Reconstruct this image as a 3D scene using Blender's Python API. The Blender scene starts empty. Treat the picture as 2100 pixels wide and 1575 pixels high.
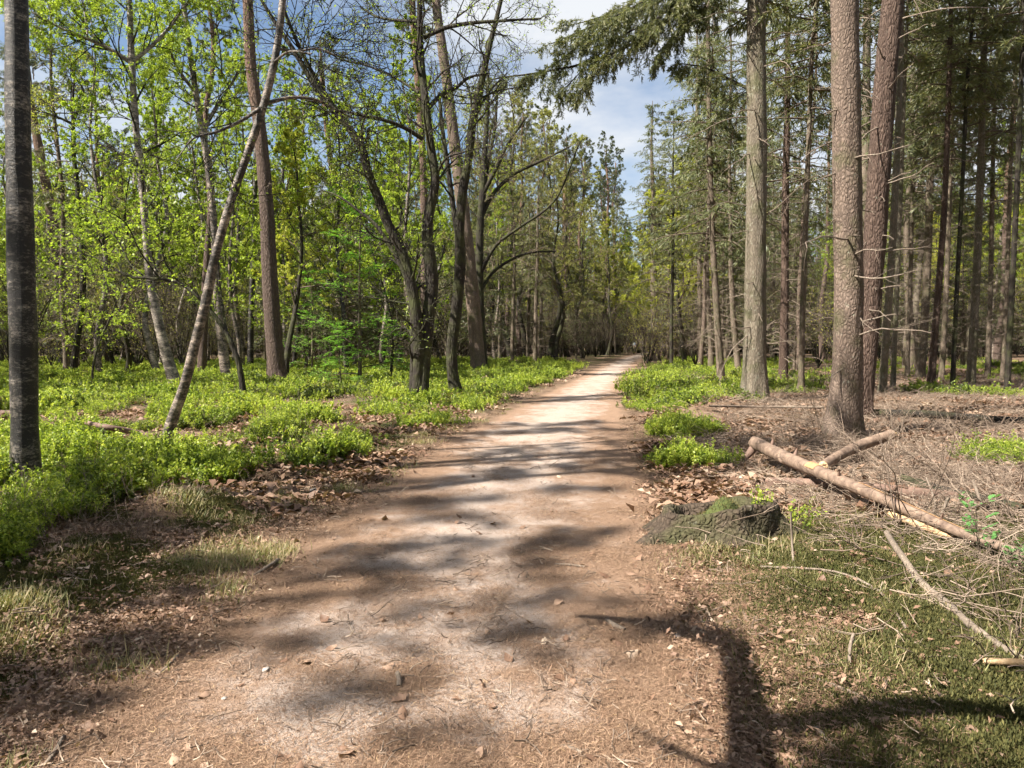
import bpy, math
import numpy as np
from mathutils import Vector, Matrix

# ------------------------------------------------------------------ camera, sky, sun, exposure
SC = bpy.context.scene
COL = SC.collection
R = math.radians
F_PX, CX, CY, CAM_H = 1500.0, 1050.0, 787.5, 1.6
PITCH = math.atan(87.5 / F_PX)

cam = bpy.data.cameras.new('camera')
cam.sensor_width = 36.0
cam.lens = 36.0 * F_PX / 2100.0
cam.clip_start, cam.clip_end = 0.05, 3000.0
cam_o = bpy.data.objects.new('camera', cam)
COL.objects.link(cam_o)
cam_o.location = (0, 0, CAM_H)
cam_o.rotation_euler = (math.pi / 2 - PITCH, 0, 0)
SC.camera = cam_o

SUN_HEAD, SUN_ELEV = 245.0, 48.0
sun = bpy.data.lights.new('sun', 'SUN')
sun.energy = 5.0
sun.angle = R(0.55)
sun.color = (1.0, 0.93, 0.82)
sun_o = bpy.data.objects.new('sun', sun)
COL.objects.link(sun_o)
to_sun = Vector((math.sin(R(SUN_HEAD)) * math.cos(R(SUN_ELEV)), math.cos(R(SUN_HEAD)) * math.cos(R(SUN_ELEV)), math.sin(R(SUN_ELEV))))
sun_o.rotation_euler = to_sun.to_track_quat('Z', 'Y').to_euler()
sun_o.location = (-20, -10, 30)

world = bpy.data.worlds.new('World')
SC.world = world
world.use_nodes = True
nt = world.node_tree
nt.nodes.clear()
def wn(t, **k):
    n = nt.nodes.new(t)
    for a, b in k.items():
        setattr(n, a, b)
    return n
sky = wn('ShaderNodeTexSky', sky_type='NISHITA', sun_disc=False, sun_elevation=R(SUN_ELEV), sun_rotation=R(SUN_HEAD))
bg = wn('ShaderNodeBackground'); bg.inputs['Strength'].default_value = 0.055
bgc = wn('ShaderNodeBackground'); bgc.inputs['Strength'].default_value = 0.05
bgc.inputs['Color'].default_value = (5.9, 6.1, 6.4, 1)
tc = wn('ShaderNodeTexCoord')
mp = wn('ShaderNodeMapping'); mp.inputs['Scale'].default_value = (1.0, 1.0, 2.2); mp.inputs['Location'].default_value = (0.35, 0.1, 0.25)
nz = wn('ShaderNodeTexNoise'); nz.inputs['Scale'].default_value = 2.6; nz.inputs['Detail'].default_value = 7.0; nz.inputs['Roughness'].default_value = 0.55
rp = wn('ShaderNodeValToRGB')
rp.color_ramp.elements[0].position = 0.40; rp.color_ramp.elements[1].position = 0.60
mx = wn('ShaderNodeMixShader'); out = wn('ShaderNodeOutputWorld')
L = nt.links.new
L(sky.outputs[0], bg.inputs['Color'])
L(tc.outputs['Generated'], mp.inputs['Vector']); L(mp.outputs[0], nz.inputs['Vector']); L(nz.outputs['Fac'], rp.inputs['Fac'])
L(rp.outputs['Color'], mx.inputs['Fac']); L(bg.outputs[0], mx.inputs[1]); L(bgc.outputs[0], mx.inputs[2]); L(mx.outputs[0], out.inputs['Surface'])

SC.view_settings.view_transform = 'Standard'
SC.view_settings.look = 'None'
SC.view_settings.exposure = 1.6
SC.view_settings.gamma = 1.0
SC.view_settings.use_curve_mapping = False
SC.cycles.use_denoising = True
SC.cycles.use_adaptive_sampling = True
SC.cycles.adaptive_threshold = 0.035
SC.cycles.adaptive_min_samples = 20
SC.cycles.max_bounces = 6
SC.cycles.diffuse_bounces = 4
SC.cycles.glossy_bounces = 2
SC.cycles.transmission_bounces = 3
SC.cycles.sample_clamp_indirect = 6.0

# ------------------------------------------------------------------ numeric helpers
def perlin(x, y, seed=0):
    rs = np.random.RandomState(seed + 11)
    perm = rs.permutation(256)
    ang = rs.uniform(0, 2 * np.pi, 256)
    gx, gy = np.cos(ang), np.sin(ang)
    x = np.asarray(x, float); y = np.asarray(y, float)
    xi = np.floor(x).astype(int); yi = np.floor(y).astype(int)
    xf = x - xi; yf = y - yi
    u = xf * xf * xf * (xf * (xf * 6 - 15) + 10); v = yf * yf * yf * (yf * (yf * 6 - 15) + 10)
    def g(ix, iy, dx, dy):
        h = perm[(perm[ix & 255] + iy) & 255]
        return gx[h] * dx + gy[h] * dy
    a = g(xi, yi, xf, yf); b = g(xi + 1, yi, xf - 1, yf)
    c = g(xi, yi + 1, xf, yf - 1); d = g(xi + 1, yi + 1, xf - 1, yf - 1)
    return (a + u * (b - a)) * (1 - v) + (c + u * (d - c)) * v
def fbm(x, y, seed=0, o=4):
    s = 0; a = 1.0; t = 0
    for i in range(o):
        s = s + a * perlin(x * 2 ** i, y * 2 ** i, seed + i * 7); t += a; a *= 0.5
    return s / t * 1.5
def sstep(a, b, x):
    t = np.clip((x - a) / (b - a), 0, 1)
    return t * t * (3 - 2 * t)
def unit(v):
    return v / np.maximum(np.linalg.norm(v, axis=-1, keepdims=True), 1e-9)

cp, sp = math.cos(PITCH), math.sin(PITCH)
def ray(u, v):
    x = (u - CX) / F_PX; yu = -(v - CY) / F_PX
    return np.array([x, cp + sp * yu, -sp + cp * yu])
def at(u, v, Y):
    d = ray(u, v)
    return np.array([0, 0, CAM_H]) + d * (Y / d[1])
def flat(u, v, z=0.0):
    d = ray(u, v)
    t = (z - CAM_H) / d[2]
    return d[0] * t, d[1] * t
def gdist(v):
    return flat(CX, v)[1]

# path outline (ground points)
_pl = [(100, 1575), (290, 1400), (430, 1300), (560, 1200), (650, 1100), (760, 1030), (850, 960), (930, 900), (1040, 850), (1100, 820), (1160, 790), (1200, 770), (1237, 750), (1268, 736)]
_pr = [(1440, 1575), (1400, 1400), (1350, 1300), (1330, 1200), (1318, 1100), (1310, 1000), (1300, 950), (1275, 900), (1272, 850), (1270, 820), (1277, 790), (1290, 770), (1304, 750), (1318, 736)]
PL = np.array([flat(*p) for p in _pl]); PR = np.array([flat(*p) for p in _pr])
def _ext(A, side):
    near = [(A[0, 0] + side * 0.0 - 1.1, -6.0), (A[0, 0] - 1.6, -40.0)]
    far = [(A[-1, 0] + 9, A[-1, 1] + 40), (A[-1, 0] + 34, A[-1, 1] + 110)]
    return np.array(near[::-1] + [tuple(p) for p in A] + far)
PLx, PRx = _ext(PL, -1), _ext(PR, 1)
def path_edges(y):
    return np.interp(y, PLx[:, 1], PLx[:, 0]), np.interp(y, PRx[:, 1], PRx[:, 0])
def pathd(x, y):
    """signed distance-like value, positive inside the path"""
    l, r = path_edges(y)
    w = 0.16 * fbm(x * 1.3, y * 1.3, 5, 3)
    return np.minimum(x - l, r - x) + w

# bilberry front edge on the left
_be = [(-60, 1240), (0, 1185), (220, 1105), (450, 1075), (520, 1000), (740, 955), (840, 905), (1000, 842), (1080, 806), (1200, 755)]
BE = np.array([flat(*p) for p in _be])
def bil_left(x, y):
    xe = np.interp(y, BE[:, 1], BE[:, 0])
    d = xe - x + 0.5 * fbm(x * 0.9, y * 0.9, 21, 3)
    n = fbm(x * 0.55, y * 0.4, 31, 3)
    gap = sstep(0.0, 0.20, n + 0.30 * fbm(x * 1.6, y * 1.3, 33, 3) + 0.12 - 0.26 * sstep(8.5, 10.5, y) * (1 - 0.5 * sstep(15, 22, y)) + np.clip((y - 14) / 40, 0, 0.16))
    m = sstep(0, 0.5, d) * gap
    for (u, v, rx, ry) in GAPS:
        gx, gy = u, v
        q = ((x - gx) / rx) ** 2 + ((y - gy) / ry) ** 2 + 0.8 * fbm(x * 1.7, y * 1.7, 41, 2)
        m = m * sstep(0.6, 1.3, q)
    return m
GAPS = []
for (u, v, rx, ry) in [(560, 925, 0.9, 0.6), (480, 935, 1.0, 0.5), (660, 845, 1.3, 1.6), (240, 880, 1.2, 1.0), (420, 905, 0.9, 0.5), (690, 890, 0.5, 0.6), (620, 915, 0.7, 0.5), (720, 830, 1.2, 1.6), (330, 900, 0.9, 0.6), (530, 945, 0.7, 0.4)]:
    fx, fy = flat(u, v); GAPS.append((fx, fy, rx, ry))
RP = []
for (u, v, rx, ry) in [(1390, 808, 1.9, 4.5), (1365, 840, 0.8, 0.9), (1415, 957, 0.55, 0.38), (1590, 800, 1.6, 2.2), (2070, 952, 0.55, 0.5), (1400, 893, 0.6, 0.45), (1330, 780, 0.9, 6), (1450, 770, 2.5, 6), (1890, 808, 0.5, 0.8), (2050, 815, 1.0, 0.8), (1480, 745, 4, 9)]:
    fx, fy = flat(u, v); RP.append((fx, fy, rx, ry))
def bil_right(x, y):
    m = np.zeros_like(x)
    for gx, gy, rx, ry in RP:
        q = ((x - gx) / rx) ** 2 + ((y - gy) / ry) ** 2 + 0.7 * fbm(x * 1.1, y * 1.1, 51, 2)
        m = np.maximum(m, 1 - sstep(0.6, 1.2, q))
    far = sstep(26, 34, y) * sstep(0.05, 0.35, fbm(x * 0.2, y * 0.2, 61, 3)) * (x > path_edges(y)[1] + 0.8) * 0.7
    return np.maximum(m, far)
def bil(x, y):
    l, r = path_edges(y)
    return np.where(x < (l + r) / 2, bil_left(x, y), bil_right(x, y)) * sstep(0.1, 0.6, -pathd(x, y))
def mossm(x, y):
    l, r = path_edges(y)
    right = sstep(0.25, 0.9, x - r) * (1 - sstep(5.6, 7.2, y + 0.5 * fbm(x, y, 8, 2)))
    n = fbm(x * 0.9, y * 0.9, 71, 3)
    a = right * sstep(-0.26, 0.0, n + 0.34)
    left = sstep(0.45, 0.9, l - x) * sstep(-0.12, 0.15, fbm(x * 1.2, y * 1.2, 81, 3))
    return np.clip(np.maximum(a, left * 0.85) + 0.25 * sstep(0.2, 0.5, n), 0, 1)

MOUNDS = []
for (u, v, r_, h_) in [(560, 990, 0.30, 0.16), (190, 1075, 0.55, 0.18), (390, 1065, 0.45, 0.16), (330, 1085, 0.3, 0.10), (640, 950, 0.4, 0.14), (70, 1120, 0.5, 0.16),
                      (180, 1150, 0.3, 0.10), (40, 1290, 0.28, 0.12), (450, 1105, 0.22, 0.09), (1440, 860, 0.5, 0.25), (1490, 845, 0.7, 0.22), (1590, 1250, 0.42, 0.11), (1800, 1180, 0.5, 0.12), (1700, 1420, 0.40, 0.15), (1950, 1400, 0.55, 0.14), (1760, 1290, 0.42, 0.11), (1580, 1340, 0.25, 0.10), (2000, 1250, 0.5, 0.10), (1850, 1560, 0.4, 0.13)]:
    fx, fy = flat(u, v); MOUNDS.append((fx, fy, r_, h_))
def H(x, y):
    x = np.asarray(x, float); y = np.asarray(y, float)
    p = pathd(x, y)
    off = sstep(0.0, 1.4, -p)
    z = 0.05 * off + off * 0.07 * fbm(x * 0.45, y * 0.45, 1, 3) + 0.02 * fbm(x * 1.3, y * 1.3, 2, 3) * (0.3 + 0.7 * off)
    z = z + sstep(25, 60, np.abs(x) + y * 0.3) * 0.5 * fbm(x * 0.03 + 5, y * 0.03, 3, 2) * sstep(2, 12, -p)
    z = z + 0.006 * fbm(x * 6, y * 6, 4, 2) * (1 - 0.3 * off) + off * 0.014 * fbm(x * 4.3, y * 4.3, 9, 2)
    for gx, gy, r_, h_ in MOUNDS:
        z = z + h_ * np.exp(-(((x - gx) ** 2 + (y - gy) ** 2) / (r_ * r_)) ** 1.4 * 1.4)
    return z
def H1(x, y):
    return float(H(np.array([x]), np.array([y]))[0])
def gnd(u, v, lift=0.0):
    z = 0.05
    for _ in range(8):
        x, y = flat(u, v, z + lift)
        z = H1(x, y)
    return np.array([x, y, z + lift])

# ------------------------------------------------------------------ materials
MATS = {}
def new_mat(name):
    m = bpy.data.materials.new(name); m.use_nodes = True
    m.node_tree.nodes.clear(); MATS[name] = m
    return m, m.node_tree.nodes, m.node_tree.links.new
def ramp(N, stops):
    r = N.new('ShaderNodeValToRGB')
    e = r.color_ramp.elements
    while len(e) < len(stops):
        e.new(0.5)
    for i, (p, c) in enumerate(stops):
        e[i].position = p; e[i].color = (*c, 1)
    return r
def mixc(N, L, fac, a, b):
    m = N.new('ShaderNodeMix'); m.data_type = 'RGBA'
    for s, x in ((0, fac), (6, a), (7, b)):
        if hasattr(x, 'is_linked') or hasattr(x, 'links'):
            L(x, m.inputs[s])
        elif isinstance(x, (int, float)):
            m.inputs[s].default_value = x
        else:
            m.inputs[s].default_value = (*x, 1)
    return m.outputs[2]
def mathn(N, L, op, a, b=None, clamp=False):
    m = N.new('ShaderNodeMath'); m.operation = op; m.use_clamp = clamp
    for i, x in enumerate((a, b)):
        if x is None: continue
        if isinstance(x, (int, float)): m.inputs[i].default_value = x
        else: L(x, m.inputs[i])
    return m.outputs[0]
def noise(N, L, scale, detail=4, rough=0.55, vec=None, sc=None, dist=0.0):
    n = N.new('ShaderNodeTexNoise')
    n.inputs['Scale'].default_value = scale; n.inputs['Detail'].default_value = detail; n.inputs['Roughness'].default_value = rough
    n.inputs['Distortion'].default_value = dist
    if vec is not None:
        if sc is not None:
            mp = N.new('ShaderNodeMapping'); mp.inputs['Scale'].default_value = sc
            L(vec, mp.inputs['Vector']); vec = mp.outputs[0]
        L(vec, n.inputs['Vector'])
    return n.outputs['Fac']
def attr(N, name):
    a = N.new('ShaderNodeAttribute'); a.attribute_name = name
    return a.outputs['Fac']

def leaf_mat(name, stops, trans=0.4, tcol=1.25, rough=0.45, per_obj=0.25):
    m, N, L = new_mat(name)
    v = attr(N, 'v')
    oi = N.new('ShaderNodeObjectInfo')
    f = mathn(N, L, 'ADD', mathn(N, L, 'MULTIPLY', v, 1 - per_obj), mathn(N, L, 'MULTIPLY', oi.outputs['Random'], per_obj))
    r = ramp(N, stops); L(f, r.inputs['Fac'])
    b = N.new('ShaderNodeBsdfPrincipled'); L(r.outputs[0], b.inputs['Base Color'])
    b.inputs['Roughness'].default_value = rough; b.inputs['Specular IOR Level'].default_value = 0.35
    t = N.new('ShaderNodeBsdfTranslucent')
    g = N.new('ShaderNodeGamma'); g.inputs['Gamma'].default_value = 1.0
    mul = N.new('ShaderNodeMix'); mul.data_type = 'RGBA'; mul.blend_type = 'MULTIPLY'; mul.inputs[0].default_value = 1.0
    L(r.outputs[0], mul.inputs[6]); mul.inputs[7].default_value = (tcol * 1.05, tcol * 1.1, tcol * 0.55, 1)
    L(mul.outputs[2], t.inputs['Color'])
    mx = N.new('ShaderNodeMixShader'); mx.inputs[0].default_value = trans
    L(b.outputs[0], mx.inputs[1]); L(t.outputs[0], mx.inputs[2])
    o = N.new('ShaderNodeOutputMaterial'); L(mx.outputs[0], o.inputs['Surface'])
    return m
leaf_mat('leaf_fresh', [(0.0, (0.16, 0.24, 0.035)), (0.5, (0.28, 0.36, 0.05)), (1.0, (0.40, 0.44, 0.09))], 0.5)
leaf_mat('leaf_yellow', [(0.0, (0.28, 0.33, 0.06)), (0.5, (0.42, 0.44, 0.08)), (1.0, (0.50, 0.44, 0.11))], 0.5)
leaf_mat('leaf_bud', [(0.0, (0.17, 0.15, 0.06)), (0.5, (0.26, 0.26, 0.08)), (1.0, (0.32, 0.36, 0.09))], 0.4)
leaf_mat('bilberry', [(0.0, (0.07, 0.11, 0.025)), (0.35, (0.17, 0.24, 0.04)), (0.6, (0.37, 0.44, 0.07)), (0.92, (0.54, 0.57, 0.12)), (1.0, (0.30, 0.19, 0.09))], 0.42, 1.2, 0.45, 0.45)
leaf_mat('bilberry_dull', [(0.0, (0.05, 0.075, 0.022)), (0.5, (0.12, 0.16, 0.04)), (0.8, (0.20, 0.20, 0.06)), (1.0, (0.22, 0.13, 0.07))], 0.35, 1.1, 0.5, 0.4)
leaf_mat('rowan', [(0.0, (0.10, 0.24, 0.07)), (1.0, (0.18, 0.36, 0.12))], 0.4, 1.2)
leaf_mat('needle_fir', [(0.0, (0.07, 0.09, 0.045)), (0.6, (0.145, 0.16, 0.075)), (1.0, (0.24, 0.22, 0.10))], 0.3)
leaf_mat('needle_pine', [(0.0, (0.06, 0.085, 0.045)), (0.6, (0.11, 0.13, 0.06)), (1.0, (0.19, 0.17, 0.08))], 0.2)
leaf_mat('needle_bright', [(0.0, (0.13, 0.30, 0.05)), (0.6, (0.22, 0.42, 0.07)), (1.0, (0.30, 0.50, 0.09))], 0.45)
leaf_mat('grass', [(0.0, (0.10, 0.14, 0.04)), (0.4, (0.20, 0.22, 0.08)), (0.7, (0.36, 0.29, 0.16)), (1.0, (0.46, 0.36, 0.22))], 0.3, 1.1, 0.5, 0.2)
leaf_mat('moss', [(0.0, (0.03, 0.036, 0.011)), (0.5, (0.085, 0.086, 0.027)), (0.85, (0.15, 0.135, 0.045)), (1.0, (0.21, 0.15, 0.075))], 0.2, 1.0, 0.8, 0.5)
leaf_mat('dry_leaf', [(0.0, (0.07, 0.038, 0.024)), (0.4, (0.19, 0.11, 0.072)), (0.8, (0.33, 0.22, 0.155)), (1.0, (0.52, 0.42, 0.32))], 0.12, 1.0, 0.6, 0.7)
leaf_mat('dry_needle', [(0.0, (0.08, 0.047, 0.03)), (0.5, (0.23, 0.14, 0.088)), (0.88, (0.38, 0.265, 0.18)), (1.0, (0.54, 0.37, 0.18))], 0.0, 1.0, 0.7, 0.4)
leaf_mat('dead_twig', [(0.0, (0.07, 0.05, 0.037)), (0.5, (0.19, 0.14, 0.105)), (1.0, (0.44, 0.35, 0.27))], 0.0, 1.0, 0.75, 0.6)

def bark_mat(name, crack, plate, light, scale=12.0, zs=0.35, bump=0.03, moss=0.0, lichen=0.0, top=None):
    m, N, L = new_mat(name)
    tc = N.new('ShaderNodeTexCoord'); oi = N.new('ShaderNodeObjectInfo')
    geo = N.new('ShaderNodeNewGeometry')
    pos = geo.outputs['Position']
    mp = N.new('ShaderNodeMapping'); mp.inputs['Scale'].default_value = (1, 1, zs); L(pos, mp.inputs['Vector'])
    warp = N.new('ShaderNodeTexNoise'); warp.inputs['Scale'].default_value = 6; warp.inputs['Detail'].default_value = 3; L(mp.outputs[0], warp.inputs['Vector'])
    addv = N.new('ShaderNodeMix'); addv.data_type = 'VECTOR'; addv.inputs[0].default_value = 0.12
    L(mp.outputs[0], addv.inputs[4]); L(warp.outputs['Color'], addv.inputs[5])
    vo = N.new('ShaderNodeTexVoronoi'); vo.feature = 'DISTANCE_TO_EDGE'; vo.inputs['Scale'].default_value = scale; L(addv.outputs[1], vo.inputs['Vector'])
    vc = N.new('ShaderNodeTexVoronoi'); vc.inputs['Scale'].default_value = scale; L(addv.outputs[1], vc.inputs['Vector'])
    fine = noise(N, L, 60, 5, 0.65, mp.outputs[0])
    big = noise(N, L, 2.2, 4, 0.6, pos)
    cr = ramp(N, [(0.0, (0, 0, 0)), (0.30, (1, 1, 1))]); L(vo.outputs['Distance'], cr.inputs['Fac'])
    sepc = N.new('ShaderNodeSeparateColor'); L(vc.outputs['Color'], sepc.inputs[0])
    pv = mathn(N, L, 'ADD', mathn(N, L, 'MULTIPLY', sepc.outputs[0], 0.4), mathn(N, L, 'MULTIPLY', fine, 0.6))
    base = mixc(N, L, pv, plate, light)
    base = mixc(N, L, mathn(N, L, 'MULTIPLY', oi.outputs['Random'], 0.35), base, tuple(0.75 * c for c in plate))
    if top is not None:
        sx = N.new('ShaderNodeSeparateXYZ'); L(pos, sx.inputs[0])
        zf = N.new('ShaderNodeMapRange'); zf.inputs[1].default_value = 7.5; zf.inputs[2].default_value = 14.0
        L(sx.outputs['Z'], zf.inputs[0])
        base = mixc(N, L, zf.outputs[0], base, mixc(N, L, fine, top, tuple(1.6 * c for c in top)))
    ridge = noise(N, L, 1.0, 4, 0.6, pos, (11, 11, 1.1), 0.5)
    rg_ = ramp(N, [(0.35, (0, 0, 0)), (0.62, (1, 1, 1))]); L(ridge, rg_.inputs['Fac'])
    base = mixc(N, L, mathn(N, L, 'MULTIPLY', rg_.outputs[0], 0.6), base, tuple(0.5 * c for c in plate))
    base = mixc(N, L, mathn(N, L, 'MULTIPLY', big, 0.55), base, tuple(0.6 * c for c in plate))
    col = mixc(N, L, mathn(N, L, 'ADD', mathn(N, L, 'MULTIPLY', cr.outputs[0], 0.62), 0.38), crack, base)
    if moss > 0:
        mr = ramp(N, [(0.55 - moss * 0.3, (0, 0, 0)), (0.75 - moss * 0.3, (1, 1, 1))]); L(big, mr.inputs['Fac'])
        col = mixc(N, L, mathn(N, L, 'MULTIPLY', mr.outputs[0], 0.6), col, (0.075, 0.085, 0.03))
    if lichen > 0:
        ln = noise(N, L, 9, 5, 0.7, pos)
        lr = ramp(N, [(0.66 - lichen * 0.2, (0, 0, 0)), (0.74 - lichen * 0.2, (1, 1, 1))]); L(ln, lr.inputs['Fac'])
        col = mixc(N, L, mathn(N, L, 'MULTIPLY', lr.outputs[0], 0.55), col, (0.30, 0.31, 0.24))
    h = mathn(N, L, 'ADD', mathn(N, L, 'MULTIPLY', cr.outputs[0], 0.8), mathn(N, L, 'SUBTRACT', mathn(N, L, 'MULTIPLY', fine, 0.55), mathn(N, L, 'MULTIPLY', rg_.outputs[0], 0.7)))
    bp = N.new('ShaderNodeBump'); bp.inputs['Strength'].default_value = 0.9; bp.inputs['Distance'].default_value = bump; L(h, bp.inputs['Height'])
    b = N.new('ShaderNodeBsdfPrincipled'); L(col, b.inputs['Base Color']); b.inputs['Roughness'].default_value = 0.85
    b.inputs['Specular IOR Level'].default_value = 0.25
    L(bp.outputs[0], b.inputs['Normal'])
    o = N.new('ShaderNodeOutputMaterial'); L(b.outputs[0], o.inputs['Surface'])
    return m
bark_mat('bark_fir', (0.055, 0.040, 0.032), (0.22, 0.16, 0.125), (0.34, 0.26, 0.21), 26, 0.5, 0.014, 0.1, 0.15)
bark_mat('bark_fir_pale', (0.07, 0.055, 0.042), (0.22, 0.185, 0.14), (0.36, 0.31, 0.235), 34, 0.22, 0.016, 0.25, 0.4)
bark_mat('bark_fir_red', (0.04, 0.025, 0.02), (0.13, 0.085, 0.066), (0.23, 0.165, 0.13), 24, 0.30, 0.03, 0.0, 0.1)
bark_mat('bark_slender', (0.06, 0.046, 0.036), (0.20, 0.155, 0.115), (0.33, 0.265, 0.205), 22, 0.3, 0.012, 0.2, 0.3)
bark_mat('bark_dark', (0.015, 0.013, 0.011), (0.045, 0.037, 0.03), (0.085, 0.07, 0.055), 20, 0.2, 0.02, 0.35, 0.1)
bark_mat('bark_pine', (0.05, 0.034, 0.028), (0.15, 0.105, 0.085), (0.27, 0.205, 0.17), 22, 0.28, 0.03, 0.0, 0.0, top=(0.25, 0.15, 0.10))
bark_mat('bark_twig', (0.06, 0.045, 0.035), (0.15, 0.115, 0.085), (0.27, 0.21, 0.155), 30, 0.3, 0.004)
bark_mat('dead_branch', (0.09, 0.07, 0.055), (0.26, 0.205, 0.16), (0.44, 0.36, 0.29), 40, 0.3, 0.004, 0.0, 0.2)
bark_mat('stump_wood', (0.03, 0.022, 0.016), (0.085, 0.062, 0.045), (0.17, 0.125, 0.09), 22, 1.1, 0.02, 0.3, 0.05)

def birch_mat(name, lo, hi, dark=(0.022, 0.018, 0.016), light=(0.50, 0.46, 0.40), fine_w=0.5):
    m, N, L = new_mat(name)
    geo = N.new('ShaderNodeNewGeometry'); pos = geo.outputs['Position']
    a = noise(N, L, 1.0, 4, 0.6, pos, (2.2, 2.2, 5.5), 0.6)
    b_ = noise(N, L, 1.0, 5, 0.8, pos, (22, 22, 40))
    band = noise(N, L, 1.0, 4, 0.7, pos, (3.5, 3.5, 16))
    f = mathn(N, L, 'ADD', mathn(N, L, 'MULTIPLY', a, 1 - fine_w), mathn(N, L, 'MULTIPLY', b_, fine_w))
    f = mathn(N, L, 'ADD', f, mathn(N, L, 'MULTIPLY', mathn(N, L, 'SUBTRACT', band, 0.5), 0.30))
    r = ramp(N, [(lo, dark), ((lo + hi) / 2, tuple(0.5 * (x + y) * 0.7 for x, y in zip(dark, light))), (hi, light)]); L(f, r.inputs['Fac'])
    bp = N.new('ShaderNodeBump'); bp.inputs['Distance'].default_value = 0.02; bp.inputs['Strength'].default_value = 0.7; L(f, bp.inputs['Height'])
    p = N.new('ShaderNodeBsdfPrincipled'); L(r.outputs[0], p.inputs['Base Color']); p.inputs['Roughness'].default_value = 0.55
    L(bp.outputs[0], p.inputs['Normal'])
    o = N.new('ShaderNodeOutputMaterial'); L(p.outputs[0], o.inputs['Surface'])
    return m
birch_mat('birch_dark', 0.50, 0.68, (0.012, 0.010, 0.009), (0.44, 0.38, 0.32), 0.62)
birch_mat('birch_mixed', 0.45, 0.60, (0.028, 0.022, 0.018), (0.40, 0.32, 0.26), 0.6)
birch_mat('birch_pale', 0.42, 0.60, (0.035, 0.028, 0.022), (0.46, 0.39, 0.33), 0.55)

def simple_mat(name, a, b, scale, rough=0.8, bump=0.003, sc=(1, 1, 1)):
    m, N, L = new_mat(name)
    tc = N.new('ShaderNodeTexCoord')
    n = noise(N, L, scale, 5, 0.6, tc.outputs['Object'], sc)
    r = ramp(N, [(0.3, a), (0.7, b)]); L(n, r.inputs['Fac'])
    bp = N.new('ShaderNodeBump'); bp.inputs['Distance'].default_value = bump; L(n, bp.inputs['Height'])
    p = N.new('ShaderNodeBsdfPrincipled'); L(r.outputs[0], p.inputs['Base Color']); p.inputs['Roughness'].default_value = rough
    L(bp.outputs[0], p.inputs['Normal'])
    o = N.new('ShaderNodeOutputMaterial'); L(p.outputs[0], o.inputs['Surface'])
    return m
simple_mat('log_bark', (0.085, 0.054, 0.04), (0.27, 0.19, 0.138), 14, 0.75, 0.008, (1, 1, 1))
simple_mat('log_wood', (0.33, 0.17, 0.075), (0.50, 0.31, 0.16), 20, 0.55, 0.002)
simple_mat('log_red', (0.10, 0.06, 0.045), (0.22, 0.14, 0.105), 16, 0.8, 0.006)
simple_mat('broken_wood', (0.40, 0.24, 0.12), (0.62, 0.45, 0.27), 40, 0.7, 0.006)
simple_mat('moss_pad', (0.03, 0.042, 0.010), (0.085, 0.10, 0.022), 30, 0.95, 0.02)
simple_mat('pebble', (0.22, 0.19, 0.17), (0.5, 0.46, 0.42), 30, 0.8, 0.002)

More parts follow.
